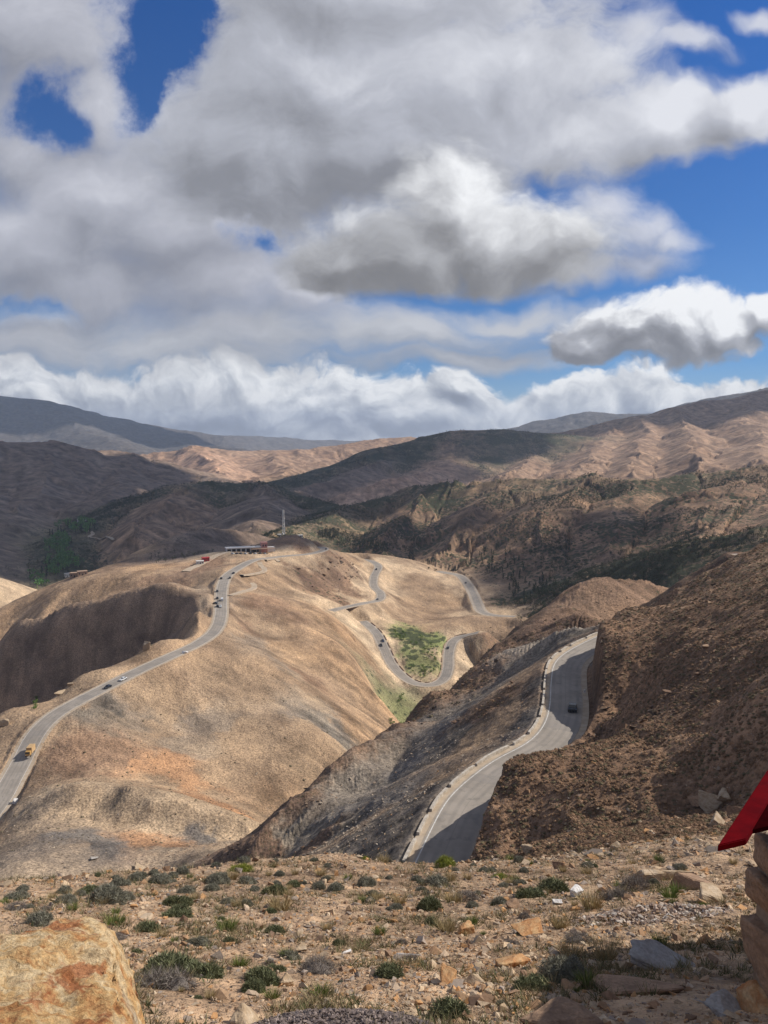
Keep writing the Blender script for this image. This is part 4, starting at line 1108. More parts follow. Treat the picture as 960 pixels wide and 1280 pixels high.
for q in (
    ('broom_bush', 302, 1090, 36, 'bright yellow-green broom bush at the rim below the lower grey hillock', .62), ('broom_bush', 557, 1083, 28, 'bright yellow-green broom bush at the rim in front of the near road', .75),
    ('broom_bush', 622, 1097, 28, 'bright green broom bush just right of where the near road leaves view', .6), ('broom_bush', 457, 1075, 12, 'smallest bright green broom bush on the rim left of the near road', .7),
    ('cushion_shrub', 133, 1128, 50, 'largest grey cushion shrub, above the orange boulder'), ('cushion_shrub', 55, 1152, 46, 'grey-green cushion shrub directly behind the orange boulder'),
    ('cushion_shrub', 20, 1124, 34), ('cushion_shrub', 76, 1117, 26), ('cushion_shrub', 83, 1129, 28), ('green_shrub', 110, 1118, 34, 'dark green shrub touching the largest grey cushion shrub'), ('cushion_shrub', 157, 1125, 24),
    ('dead_shrub', 20, 1137, 26), ('cushion_shrub', 143, 1106, 26), ('cushion_shrub', 170, 1101, 24), ('cushion_shrub', 200, 1103, 30), ('cushion_shrub', 230, 1092, 24), ('cushion_shrub', 232, 1116, 28), ('green_shrub', 222, 1131, 38, 'dark rounded green shrub beneath the pale rubble patch'),
    ('cushion_shrub', 273, 1104, 34), ('cushion_shrub', 265, 1113, 22), ('cushion_shrub', 309, 1104, 30), ('cushion_shrub', 285, 1130, 20), ('cushion_shrub', 312, 1132, 24), ('green_shrub', 220, 1146, 50, 'long low green shrub above the dark green one with grass'),
    ('green_shrub', 190, 1164, 40, 'dark green shrub with pale grass growing against its right side'), ('straw_tuft', 202, 1172, 24, 'pale grass tuft leaning on a dark green shrub'), ('grass_tuft', 283, 1164, 40), ('cushion_shrub', 247, 1181, 34), ('green_shrub', 288, 1180, 20),
    ('green_shrub', 222, 1215, 84, 'wide dark green shrub right of the orange boulder'), ('green_shrub', 252, 1220, 60, 'right half of the wide dark green shrub clump near the orange boulder'), ('dead_shrub', 207, 1233, 80, 'wide grey-purple dry shrub at the foot of the wide green shrub'),
    ('grass_tuft', 143, 1156, 34), ('dead_shrub', 145, 1176, 26), ('green_shrub', 318, 1240, 34), ('green_shrub', 172, 1191, 16), ('grass_tuft', 300, 1208, 30),
    ('green_shrub', 342, 1119, 36, 'dark green shrub on the rim side of the slope, under the scree spur'), ('green_shrub', 370, 1107, 22), ('straw_tuft', 362, 1111, 12), ('cushion_shrub', 400, 1111, 26), ('cushion_shrub', 420, 1112, 24), ('cushion_shrub', 463, 1106, 34, 'grey-green cushion shrub beside a fleck of white litter near the rim'),
    ('straw_tuft', 350, 1138, 40), ('green_shrub', 340, 1141, 20), ('green_shrub', 342, 1166, 32), ('cushion_shrub', 550, 1105, 48, 'wide grey cushion shrub below the broom bush by the near road'), ('green_shrub', 541, 1137, 40, 'tall dark green shrub in the middle of the slope', 1.25), ('green_shrub', 540, 1157, 26), ('straw_tuft', 558, 1164, 36, 'straw tuft at the foot of the tall dark green shrub'),
    ('dead_shrub', 587, 1127, 44, 'pinkish dry shrub right of the tall dark green shrub'), ('straw_tuft', 566, 1128, 30), ('cushion_shrub', 620, 1131, 30), ('grass_tuft', 475, 1168, 24), ('cushion_shrub', 362, 1198, 34), ('grass_tuft', 358, 1197, 24), ('dead_shrub', 397, 1216, 50, 'dry purplish shrub in the middle of the rubble'),
    ('green_shrub', 333, 1228, 54, 'dark green shrub left of the heap of dark gravel'), ('green_shrub', 345, 1215, 30), ('green_shrub', 480, 1222, 42, 'low green shrub above the heap of dark gravel'), ('green_shrub', 423, 1181, 20), ('green_shrub', 573, 1270, 62, 'olive shrub at the bottom edge right of the dark gravel'), ('grass_tuft', 402, 1245, 34),
    ('straw_tuft', 500, 1130, 26), ('straw_tuft', 472, 1125, 22), ('cushion_shrub', 495, 1135, 24), ('cushion_shrub', 460, 1128, 20), ('dead_shrub', 512, 1200, 26), ('grass_tuft', 340, 1248, 26),
    ('green_shrub', 663, 1122, 44, 'dark green shrub left of two white stones'), ('green_shrub', 700, 1114, 50, 'dark green shrub behind two white stones'), ('dead_shrub', 790, 1112, 52, 'wispy grey dry bush in front of the long pale rock', 1.4), ('dead_shrub', 770, 1124, 44, None, 1.2), ('grass_tuft', 838, 1122, 30, 'bright green leafy tuft beside the brown rock'), ('grass_tuft', 846, 1116, 26),
    ('straw_tuft', 740, 1135, 42, 'dry grass clump left of the heap of stones'), ('dead_shrub', 722, 1177, 34), ('green_shrub', 666, 1238, 54, 'very dark shrub right of the orange rock'), ('cushion_shrub', 706, 1226, 64, 'grey-green shrub spreading beside the flat dark rock'), ('grass_tuft', 737, 1235, 40, 'bright green grass clump at the right side of the grey-green shrub'), ('straw_tuft', 757, 1200, 44),
    ('dead_shrub', 640, 1180, 20), ('grass_tuft', 590, 1155, 22), ('straw_tuft', 715, 1195, 40), ('cushion_shrub', 655, 1090, 14), ('cushion_shrub', 735, 1084, 18), ('grass_tuft', 825, 1180, 26), ('straw_tuft', 700, 1160, 30), ('dead_shrub', 690, 1270, 40),
):
    bush(*q)
for k in range(70):                       # smaller ones between
    px, py = rf.uniform(0, 920), 1074 + 190 * rf.uniform(0, 1) ** 1.7
    p = spot(px, py, 2.0)
    if p is None or p.length > 45: continue
    if px > 780 and py > 1150 or px < 200 and py > 1150: continue
    bush(['cushion_shrub', 'cushion_shrub', 'dead_shrub', 'green_shrub', 'straw_tuft', 'grass_tuft'][rf.randint(6)], px, py, rf.uniform(9, 20))
for k in range(60):
    px = rf.uniform(0, 900); py = 1076 + rf.uniform(0, 45) + (35 - px / 9 if px < 315 else 0)
    p = spot(px, py, 2.0)
    if p is None or p.length > 45: continue
    bush(['cushion_shrub', 'cushion_shrub', 'straw_tuft'][rf.randint(3)], px, py, rf.uniform(10, 24))

# ------------------------------------------------------------------ big rocks
def rock_material(name, c1, c2, c3, scale=3.0, rust=None):
    m, t, b = new_material(name)
    tc = t.n.new('ShaderNodeTexCoord').outputs['Object']
    wv = t.v('ADD', tc, t.v('SCALE', t.noise(tc, scale, 4, .6, out='Color'), sc=.6 / scale))
    f = t.noise(t.v('MULTIPLY', wv, (1, 1, 2.6)), scale, 9, .62)
    c = t.ramp(f, [(.25, c3), (.45, c1), (.58, c2), (.75, c1)])
    g = t.noise(tc, scale * 9, 6, .65)
    c = t.mix(1.0, c, t.ramp(g, [(.25, (.7, .7, .7)), (.75, (1.25, 1.25, 1.25))]), 'MULTIPLY')
    if rust: c = t.mix(t.mul(t.ss(t.noise(wv, scale * .8, 7, .65, dist=.6), .48, .62), .85), c, (*rust, 1))
    t.put(b.inputs['Base Color'], c); b.inputs['Roughness'].default_value = .85; b.inputs['Specular IOR Level'].default_value = .25
    n1 = t.bump(f, .6, .05); n2 = t.bump(g, .5, .012, n1); t.put(b.inputs['Normal'], n2)
    return m
ROCK_TAN = rock_material('tan_rock', (.36, .26, .16), (.46, .36, .25), (.24, .16, .10), 3)
ROCK_ORANGE = rock_material('orange_rock', (.46, .25, .11), (.50, .33, .17), (.30, .13, .06), 4, (.38, .15, .05))
ROCK_GREY = rock_material('grey_rock', (.30, .27, .24), (.36, .34, .31), (.20, .17, .15), 3)
ROCK_BROWN = rock_material('brown_rock', (.25, .16, .10), (.33, .21, .13), (.15, .09, .06), 3)
ROCK_WHITE = rock_material('white_rock', (.62, .59, .55), (.70, .67, .63), (.48, .45, .42), 5)
def rough_rock(name, loc, size, mat, label, seed, rz=0.0, tilt=(0, 0), group=None, cuts=3, rough=.08, n=11, cat='rock'):
    rng = np.random.RandomState(seed); bm = bmesh.new()
    p = rng.uniform(-1, 1, (n, 3)); p = np.sign(p) * np.abs(p) ** .45
    for q in p: bm.verts.new(q * .5)
    r = bmesh.ops.convex_hull(bm, input=bm.verts)
    bmesh.ops.delete(bm, geom=[g for g in r['geom_interior'] if isinstance(g, bmesh.types.BMVert)], context='VERTS')
    bmesh.ops.triangulate(bm, faces=bm.faces)
    bmesh.ops.bevel(bm, geom=list(bm.edges), offset=.03, segments=1, affect='EDGES')
    bmesh.ops.triangulate(bm, faces=bm.faces)
    for _ in range(cuts):
        bmesh.ops.subdivide_edges(bm, edges=[e for e in bm.edges if e.calc_length() > .09], cuts=1, use_grid_fill=True)
        bmesh.ops.triangulate(bm, faces=bm.faces)
    co = np.array([q.co[:] for q in bm.verts])
    d = fbm(co[:, 0] * 3 + co[:, 2] * 2.1 + seed, co[:, 1] * 3 - co[:, 2] * 1.7, 1.0, 5, seed, .6)
    d2 = fbm(co[:, 2] * 9 + co[:, 0] * 2, co[:, 1] * 2 + seed, 1.0, 2, seed + 5)
    for q, a, b_ in zip(bm.verts, d, d2):
        q.co *= 1 + rough * a + rough * .35 * b_
        q.co = Vector((q.co.x * size[0], q.co.y * size[1], q.co.z * size[2]))
    o = link_bm(name, bm, mat, None, False)
    o.location = loc; o.rotation_euler = (tilt[0], tilt[1], rz)
    return tag(o, label, cat, group)
def rock_at(px, py, w_px, aspect, mat, label, seed, hz=.6, rz=0.0, tilt=(0, 0), sink=.25, name='rock', rough=.08, rmin=2.0):
    p = spot(px, py, rmin); w_ = px_size(w_px, p)
    size = (w_, w_ * aspect, w_ * hz)
    return rough_rock(name, (p.x, p.y, p.z + w_ * hz * (.5 - sink)), size, mat, label, seed, rz, tilt, rough=rough)
for q in (
    (825, 1097, 62, .6, ROCK_TAN, 'long pale tan rock lying at the rim behind the dry bush', 1, .42, .2, (.1, .05), .3), (868, 1112, 50, .9, ROCK_BROWN, 'chunky brown rock beside the bright green leafy tuft', 2, .8, .5, (.1, .2), .3),
    (882, 1126, 44, .7, ROCK_TAN, 'low pale rock in front of the chunky brown rock', 3, .5, .4, (0, .2), .35), (660, 1166, 34, .7, ROCK_ORANGE, 'flat orange slab of rock in the rubble left of the stone heap', 4, .4, .3, (.2, .1), .2),
    (640, 1208, 40, .8, ROCK_ORANGE, 'bright orange rock left of the very dark shrub', 5, .6, .1, (.1, .1), .3), (553, 1230, 34, .8, ROCK_ORANGE, 'orange-brown rock right of the low green shrub', 6, .6, .8, (.1, -.1), .3),
    (592, 1230, 22, .8, ROCK_TAN, 'pale tan stone right of the orange-brown rock', 7, .6, .2, (0, .1), .3), (578, 1166, 24, .7, ROCK_ORANGE, 'small orange rock below the pinkish dry shrub', 8, .6, .4, (.1, .1), .3),
    (719, 1119, 16, .8, ROCK_WHITE, 'larger of the two white stones by the dark green shrubs', 9, .7, .6, (0, 0), .25), (697, 1131, 11, .8, ROCK_WHITE, 'smaller of the two white stones by the dark green shrubs', 10, .7, .1, (0, 0), .25),
    (836, 1208, 80, .55, ROCK_GREY, 'flat grey slab lying in the shade left of the stone pillar', 11, .22, -.5, (.05, .12), .2), (790, 1236, 84, .8, ROCK_BROWN, 'big brown rock in the shade below the flat grey slab', 12, .55, .2, (.1, .1), .35),
    (700, 1282, 72, .8, ROCK_BROWN, 'dark rock at the bottom edge beneath the grey-green shrub', 13, .5, .4, (0, .1), .35), (905, 1262, 44, .7, ROCK_GREY, 'tilted grey slab at the foot of the stone kiosk pillar', 14, .3, .7, (.3, .2), .2),
    (882, 1180, 18, .8, ROCK_ORANGE, 'small orange stone at the edge of the pillar shade', 15, .7, .2, (0, 0), .3), (306, 1280, 44, .8, ROCK_TAN, 'tan rock at the bottom edge left of the dark gravel heap', 16, .6, .9, (0, .1), .3),
    (180, 1088, 26, .8, ROCK_TAN, 'yellowish rock on the rim under the grey hillock', 31, .45, .3, (0, 0), .3), (660, 1064, 14, .8, ROCK_TAN, 'pale rock standing out below the brown bank', 18, .8, .3, (0, 0), .3),
    (770, 1061, 12, .8, ROCK_TAN, 'small pale rock alone on the tan slope right of the bank', 19, .8, .3, (0, 0), .3), (375, 1190, 16, .8, ROCK_TAN, 'tan rock beside the dry purplish shrub', 20, .7, .3, (0, 0), .3),
    (433, 1192, 14, .4, ROCK_WHITE, 'short white strip of stone in the middle of the rubble', 21, .3, .5, (0, .2), .1), (512, 1196, 30, .16, ROCK_WHITE, 'thin white stick-like stone lying in the rubble', 22, .14, .1, (0, 0), .05),
    (357, 1232, 18, .7, ROCK_TAN, 'pale upright stone right of the dark green shrub', 23, .9, .3, (.3, 0), .2), (640, 1135, 18, .7, ROCK_BROWN, 'brown stone under the dark green shrubs', 24, .6, .3, (0, 0), .3),
    (700, 1085, 20, .7, ROCK_BROWN, 'brown stone on the tan slope above the dark green shrubs', 25, .6, .3, (0, 0), .3), (118, 1075, 11, .5, ROCK_GREY, 'pale stick-shaped stone on the grey hillock', 26, .3, .7, (0, .3), .1),
):
    rock_at(*q)
# the crag in the hillside above the red roof corner, each block its own
for i, (px, py, w_, hz_, mt, lb) in enumerate((
    (888, 1012, 26, .9, ROCK_TAN, 'tallest block of the small crag above the red roof corner'), (872, 1006, 20, .5, ROCK_BROWN, 'flat brown block at the left end of the small crag'), (905, 1004, 26, .6, ROCK_TAN, 'square block at the right end of the small crag'),
    (897, 1030, 18, .7, ROCK_TAN, 'lowest pale block of the small crag'), (915, 1018, 22, .8, ROCK_BROWN, 'brown block of the small crag nearest the red roof corner'))):
    rock_at(px, py, w_, .9, mt, lb, 60 + i, hz_, .3 * i, (.1, .05), .15, rough=.06)

# ------------------------------------------------------------------ rubble: three hundred stones, and the gravel between them
TONES = np.array([(.34, .22, .13), (.42, .31, .20), (.30, .18, .10), (.44, .34, .235), (.40, .22, .10), (.26, .21, .17), (.36, .27, .19), (.22, .14, .09)])
def pick_tone(n): return TONES[rf.randint(len(TONES), size=n)] * rf.uniform(.75, 1.2, (n, 1))
STONE_M = []
for i, (v_, f, c) in enumerate(ROCKS):
    for k in range(3):
        STONE_M.append(tri_mesh('stone', v_, f, np.repeat(pick_tone(1), len(v_), 0)))
        STONE_M[-1].materials.append(stone_mat)
n_st = 0; tries = 0
while n_st < 240 and tries < 3000:
    tries += 1
    px, py = rf.uniform(190, 940), 1100 + 180 * rf.uniform(0, 1) ** .8
    p = spot(px, py, 2.0)
    if p is None or p.length > 40 or fbm(np.array([p.x]), np.array([p.y]), 3.0, 2, 77)[0] < -.35: continue
    s_ = px_size(rf.uniform(5, 12) if rf.uniform() < .88 else rf.uniform(12, 20), p)
    o = bpy.data.objects.new('stone', STONE_M[rf.randint(len(STONE_M))]); COL.objects.link(o)
    o.location = (p.x, p.y, p.z + s_ * .12); o.scale = (s_, s_ * rf.uniform(.6, 1), s_ * rf.uniform(.5, .9)); o.rotation_euler = (rf.uniform(-.4, .4), rf.uniform(-.4, .4), rf.uniform(0, 6.28))
    tag(o, 'loose angular stone lying in the rubble of the near slope', 'stone', 'loose stones on the near slope'); n_st += 1
def sheet_points(n, rlo, rhi, alo=-.56, ahi=.56, power=1.0):
    r = np.exp(rf.uniform(math.log(rlo), math.log(rhi), n)); a = rf.uniform(alo, ahi, n)
    i = np.clip(((np.log(r) - LR[0]) / STEP_R), 0, NR - 2); j = np.clip((a - AZ[0]) / STEP_A, 0, len(a_mid) - 2)
    i0, j0 = i.astype(int), j.astype(int); u_, w_ = i - i0, j - j0
    z = (HT[i0, j0] * (1 - w_) + HT[i0, j0 + 1] * w_) * (1 - u_) + (HT[i0 + 1, j0] * (1 - w_) + HT[i0 + 1, j0 + 1] * w_) * u_
    return np.stack([r * np.sin(a), r * np.cos(a), z], 1), i0, j0
def patchy(P_, lam, seed, thr, soft=.4): return sstep(fbm(P_[:, 0], P_[:, 1], lam, 3, seed), thr - soft, thr + soft)
P_, i0, j0 = sheet_points(95000, 4.0, 36.0)
keep = rf.uniform(0, 1, len(P_)) < .25 + .75 * patchy(P_, 2.6, 77, -.05)
P_ = P_[keep]; n = len(P_); rr_ = np.hypot(P_[:, 0], P_[:, 1])
s_ = np.clip(.018 * np.exp(rf.normal(0, .75, n)), .008, .16) * (.55 + rr_ * .055)
scl = np.stack([s_, s_ * rf.uniform(.55, 1, n), s_ * rf.uniform(.4, .9, n)], 1) * 1.6
P_[:, 2] += scl[:, 2] * .15
scatter('gravel', ROCKS, P_, scl, rf.uniform(0, 6.28, n), pick_tone(n) * 1.05, stone_mat, tilt=rf.uniform(-.5, .5, n))
# dry stalks and scraps of grass
P_, i0, j0 = sheet_points(17000, 4.5, 36.0)
keep = rf.uniform(0, 1, len(P_)) < patchy(P_, 2.2, 78, .1); P_ = P_[keep]; n = len(P_)
TUFT = [grass_t(170 + i, 16, (.16, .13, .07), (.36, .29, .16), .5, .03, .5) for i in range(4)] + [grass_t(180 + i, 14, (.06, .075, .03), (.15, .16, .07), .4, .04, .4) for i in range(3)]
s_ = rf.uniform(.12, .34, n) * (.6 + np.hypot(P_[:, 0], P_[:, 1]) * .03)
scatter('dry_grass', TUFT, P_, np.repeat(s_[:, None], 3, 1), rf.uniform(0, 6.28, n), np.ones((n, 3)) * rf.uniform(.7, 1.2, (n, 1)), leaf_mat)
# heap of dark gravel at the bottom edge, heap of pale stones right of centre
def heap(name, px, py, rad, high, n, tones, label, smin, smax):
    c = spot(px, py, 2.0)
    a = rf.uniform(0, 6.283, n); q = np.sqrt(rf.uniform(0, 1, n)); x = c.x + rad[0] * q * np.cos(a); y = c.y + rad[1] * q * np.sin(a)
    z = np.array([ground_z(xx, yy) for xx, yy in zip(x, y)]) + high * (1 - q ** 1.6) * rf.uniform(.55, 1.05, n)
    s_ = rf.uniform(smin, smax, n)
    tn = np.array(tones)[rf.randint(len(tones), size=n)] * rf.uniform(.7, 1.25, (n, 1))
    o = scatter(name, ROCKS, np.stack([x, y, z], 1), np.stack([s_, s_ * .8, s_ * .6], 1), rf.uniform(0, 6.28, n), tn, stone_mat, tilt=rf.uniform(-.6, .6, n))
    return o
heap('dark_gravel', 432, 1292, (.80, .72), .20, 4200, [(.14, .11, .10), (.18, .14, .12), (.11, .092, .09), (.24, .19, .165)], None, .025, .06)
heap('stone_rubble', 812, 1148, (1.5, .9), .25, 900, [(.30, .21, .15), (.40, .31, .24), (.24, .17, .13), (.46, .40, .34)], None, .05, .17)

# ------------------------------------------------------------------ the brown hillside: tussocks and stones without number
P_, i0, j0 = sheet_points(60000, 34.0, 330.0, .02, .56)
ok = (SHRUB[i0, j0] > .28) & (ROADMASK[i0, j0] < .02)
ok &= rf.uniform(0, 1, len(P_)) < .3 + .7 * patchy(P_, 9, 79, 0)
P_ = P_[ok]; n = len(P_)
TUSS = [dome_t(200 + i, 46, .5, .10, (.165, .10, .058), (.30, .19, .11), fuzz=.3) for i in range(6)] + [dome_t(210 + i, 46, .5, .10, (.10, .082, .045), (.20, .155, .085), fuzz=.3) for i in range(2)]
s_ = rf.uniform(.25, .8, n) * (.6 + np.hypot(P_[:, 0], P_[:, 1]) * .0032)
scatter('tussocks', TUSS, P_, np.stack([s_, s_, s_ * .75], 1), rf.uniform(0, 6.28, n), np.ones((n, 3)) * rf.uniform(.7, 1.3, (n, 1)), leaf_mat)
P_, i0, j0 = sheet_points(26000, 30.0, 300.0, -.3, .56)
ok = (STONY[i0, j0] > .42) & (ROADMASK[i0, j0] < .05); P_ = P_[ok]; n = len(P_)
s_ = np.clip(.22 * np.exp(rf.normal(0, .6, n)), .1, 1.3)
scl = np.stack([s_, s_ * rf.uniform(.6, 1, n), s_ * rf.uniform(.4, .8, n)], 1)
scatter('hillside_rubble', ROCKS, P_, scl, rf.uniform(0, 6.28, n), pick_tone(n) * .85, stone_mat, tilt=rf.uniform(-.4, .4, n))
# outcrops and boulders on the crags, chips on the smooth hills
def outcrop(name, n, rlo, rhi, alo, ahi, rough_min, smin, smax, tone, squash=.7):
    P_, i0, j0 = sheet_points(n, rlo, rhi, alo, ahi)
    ok = (ROUGH[i0, j0] > rough_min[0]) & (ROUGH[i0, j0] < rough_min[1]) & (ROADMASK[i0, j0] < .01)
    ok &= rf.uniform(0, 1, len(P_)) < .15 + .85 * patchy(P_, rlo * .14, 91, .1, .25)
    P_ = P_[ok]; n = len(P_); s_ = np.clip(smin * np.exp(np.abs(rf.normal(0, .75, n))), smin, smax)
    P_[:, 2] += s_ * .08
    scatter(name, ROCKS, P_, np.stack([s_, s_ * rf.uniform(.6, 1, n), s_ * squash * rf.uniform(.5, 1, n)], 1), rf.uniform(0, 6.28, n), np.array(tone)[rf.randint(len(tone), size=n)] * rf.uniform(.7, 1.25, (n, 1)), stone_mat, tilt=rf.uniform(-.5, .5, n))
BROWNS = [(.20, .125, .078), (.16, .10, .065), (.25, .165, .105), (.12, .085, .06)]
outcrop('outcrop_rubble', 14000, 110, 460, -.25, .42, (.85, 3), .45, 2.6, BROWNS)
outcrop('mountain_rubble', 16000, 720, 1650, -.12, .52, (.95, 3), 1.6, 8.0, BROWNS)
outcrop('scree_rubble', 26000, 110, 620, -.5, .2, (.3, .85), .22, 1.1, [(.28, .21, .15), (.34, .27, .20), (.19, .155, .125), (.40, .33, .25)])
# scattered scrub on the smooth hills
P_, i0, j0 = sheet_points(52000, 230.0, 1000.0, -.52, .2)
ok = (rf.uniform(0, 1, len(P_)) < SHRUB[i0, j0] * 1.3) & (ROADMASK[i0, j0] < .02); P_ = P_[ok]; n = len(P_)
s_ = np.clip(.5 * np.exp(rf.normal(0, .5, n)), .2, 2.2)
scatter('scrub', [dome_t(220 + i, 14, .5, .2, (.12, .10, .06), (.24, .19, .12), fuzz=.3) for i in range(5)], P_, np.stack([s_, s_, s_ * .7], 1), rf.uniform(0, 6.28, n), np.ones((n, 3)) * rf.uniform(.65, 1.2, (n, 1)), leaf_mat)

# ------------------------------------------------------------------ orange boulder, stone pillar, red roof corner
def at(px, py, r): return Vector(P(px, py, r))
bm = bmesh.new()
# an irregular block, top face tipped to the viewer
top = [at(-150, 1185, 2.75), at(0, 1163, 3.0), at(70, 1155, 3.15), at(131, 1157, 3.1), at(137, 1195, 2.72), at(146, 1225, 2.55), at(150, 1300, 2.2), at(60, 1330, 2.05), at(-150, 1320, 2.1)]
low = [q + Vector((.02, .05, -1.0)) for q in top]
low[3] += Vector((.17, .1, 0)); low[4] += Vector((.21, .02, 0)); low[5] += Vector((.21, 0, 0)); low[6] += Vector((.2, 0, 0))
tv = [bm.verts.new(q) for q in top]; lv = [bm.verts.new(q) for q in low]
mid = [bm.verts.new(a.lerp(b_, .22) + Vector(((.055 if 3 <= i <= 6 else 0), 0, 0))) for i, (a, b_) in enumerate(zip(top, low))]
bm.faces.new(tv)
k = len(tv)
for i in range(k):
    j = (i + 1) % k
    bm.faces.new((tv[i], mid[i], mid[j], tv[j])); bm.faces.new((mid[i], lv[i], lv[j], mid[j]))
bm.faces.new(list(reversed(lv)))
bmesh.ops.recalc_face_normals(bm, faces=bm.faces)
bmesh.ops.bevel(bm, geom=list(bm.edges), offset=.022, segments=2, affect='EDGES')
bmesh.ops.triangulate(bm, faces=bm.faces)
for _ in range(5):
    bmesh.ops.subdivide_edges(bm, edges=[e for e in bm.edges if e.calc_length() > .035], cuts=1); bmesh.ops.triangulate(bm, faces=bm.faces)
co = np.array([q.co[:] for q in bm.verts]); bm.normal_update()
d = fbm(co[:, 0] + co[:, 2] * .7, co[:, 1] - co[:, 2] * .6, .45, 6, 3, .6) + .5 * np.floor(2.2 * fbm(co[:, 0] * .8 + co[:, 1] * .5, co[:, 1] * 1.6, .4, 3, 14)) ; d2 = fbm(co[:, 0] * 2.4 + co[:, 1] * .8, co[:, 1] * .7 + co[:, 2], .12, 3, 9)
for q, a, b_ in zip(bm.verts, d, d2): q.co += q.normal * (.030 * a + .010 * b_)
m, t, b = new_material('rusty_boulder')
pos = t.n.new('ShaderNodeNewGeometry').outputs['Position']
wv = t.v('ADD', pos, t.v('SCALE', t.noise(pos, 2.2, 5, .6, out='Color'), sc=.55))
f1 = t.noise(t.v('MULTIPLY', wv, (1.0, 1.7, 1.2)), 2.6, 10, .66)
c = t.ramp(f1, [(.28, (.20, .075, .03)), (.37, (.44, .205, .075)), (.44, (.56, .35, .15)), (.51, (.64, .49, .29)), (.57, (.57, .37, .17)), (.65, (.44, .20, .07)), (.78, (.25, .09, .035))])
f2 = t.noise(wv, 5.5, 8, .66)
c = t.mix(t.mul(t.ss(f2, .53, .63), .85), c, (.36, .125, .045, 1))
f3 = t.noise(t.v('ADD', wv, (4, 2, 1)), 3.1, 8, .62)
c = t.mix(t.mul(t.ss(f3, .56, .68), .65), c, (.36, .33, .26, 1))
f4 = t.noise(pos, 42, 6, .7)
c = t.mix(1.0, c, t.ramp(f4, [(.30, (.45, .40, .36)), (.5, (1, 1, 1)), (.70, (1.3, 1.3, 1.26))]), 'MULTIPLY')
t.put(b.inputs['Base Color'], c); b.inputs['Roughness'].default_value = .8; b.inputs['Specular IOR Level'].default_value = .25
n1 = t.bump(f1, .9, .07); n2 = t.bump(f4, .9, .02, n1); t.put(b.inputs['Normal'], n2)
o = link_bm('boulder', bm, m, None, True)
tag(o, 'large orange and rust stained boulder in the bottom left corner', 'boulder')

# stone kiosk below the viewpoint: corner pillar and flat red roof; the rest stands outside the picture
RZ = -2.83
A = at(897, 1056, 5.6); e1 = Vector((.618, .786, 0)); e2 = Vector((.94, .345, 0))
kiosk = empty('kiosk', (A.x + .25, A.y - .1, -4.95))
tag(kiosk, 'corner of a stone kiosk with flat red roof jutting in at the right edge', 'kiosk')
def kpart(name, bm, mat, smooth=False):
    o = link_bm(name, bm, mat, kiosk, smooth); o.matrix_parent_inverse = Matrix.Translation(-kiosk.location); return o
basis = Matrix(((e1.x, e2.x, 0, A.x), (e1.y, e2.y, 0, A.y), (0, 0, 1, RZ), (0, 0, 0, 1)))
red = speckled_material('red_paint', (.11, .0015, .004), (.075, .0012, .0035), 5, .9, .1, .003, .02)
darkred = speckled_material('dark_roofing', (.016, .0012, .0018), (.022, .0016, .0022), 9, .95, .3, .004, .0)
bm = bmesh.new(); box_bm(bm, (.19, .003, -.045), (8.9, 6.5, -.012), basis)
kpart('roof_panel', bm, darkred)
bm = bmesh.new(); box_bm(bm, (0, 0, -.05), (9.2, .26, .0), basis, .006)
kpart('fascia_board', bm, red)
wallm = rock_material('wall_stone', (.25, .18, .12), (.33, .25, .18), (.15, .10, .07), 2.2)
PT = at(948, 1083, 5.85)
zb = -5.5; zt = PT.z
hts = [zb, -4.75, -4.2, -3.72, -3.34, zt]
rowm = [ROCK_BROWN, ROCK_ORANGE, ROCK_BROWN, ROCK_BROWN, ROCK_BROWN]
PX, PY = 3.20, 5.50
for i in range(5):
    z0, z1 = hts[i], hts[i + 1]; rng = np.random.RandomState(400 + i)
    x0 = PX - .32 + rng.uniform(-.015, .015) - .03 * (4 - i) * .6
    for k in range(2):
        w_ = .36 + rng.uniform(-.03, .03)
        so = rough_rock('stone', (x0 + w_ / 2, PY + rng.uniform(-.02, .02), (z0 + z1) / 2), (w_ * 1.02, .55, (z1 - z0) * 1.03), rowm[(i + k) % 5], None, 420 + i * 2 + k, rough=.045, n=18)
        for kk in ('label', 'category', 'group'):
            if kk in so: del so[kk]
        so.parent = kiosk; so.matrix_parent_inverse = Matrix.Translation(-kiosk.location)
        x0 += w_
mort = speckled_material('mortar', (.30, .22, .15), (.22, .155, .10), 14, .95, .5, .02)
bm = bmesh.new(); box_bm(bm, (PX - .25, PY - .2, zb), (PX + .36, PY + .22, zt - .06), None, .02); kpart('mortar', bm, mort)
bm = bmesh.new(); box_bm(bm, (1.6, 2.4, -3.4), (8.6, 6.0, -.05), basis); kpart('wall', bm, wallm)
# ------------------------------------------------------------------ masonry, buildings, mast, vehicles
def pmat(name, c, rough=.5, metal=0.0, spec=.4): return speckled_material(name, c, tuple(q * .82 for q in c), 3.0, rough, .05, .004, spec, metal)
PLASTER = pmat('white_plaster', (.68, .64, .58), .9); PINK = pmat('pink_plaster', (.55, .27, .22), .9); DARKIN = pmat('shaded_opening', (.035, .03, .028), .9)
EARTH = pmat('earth_plaster', (.36, .24, .16), .95); REDP = pmat('red_cloth', (.42, .03, .03), .7); STEEL = pmat('galvanised_steel', (.55, .55, .55), .5, .6); REDST = pmat('red_steel', (.5, .06, .04), .5)
GLASS = pmat('dark_glass', (.02, .024, .028), .12, 0, .6); RUBBER = pmat('tyre_rubber', (.02, .02, .02), .9); LAMP = pmat('lamp_glass', (.7, .7, .68), .2)
CURB = speckled_material('whitewashed_stone', (.50, .45, .38), (.34, .29, .23), 1.2, .9, .4, .03)

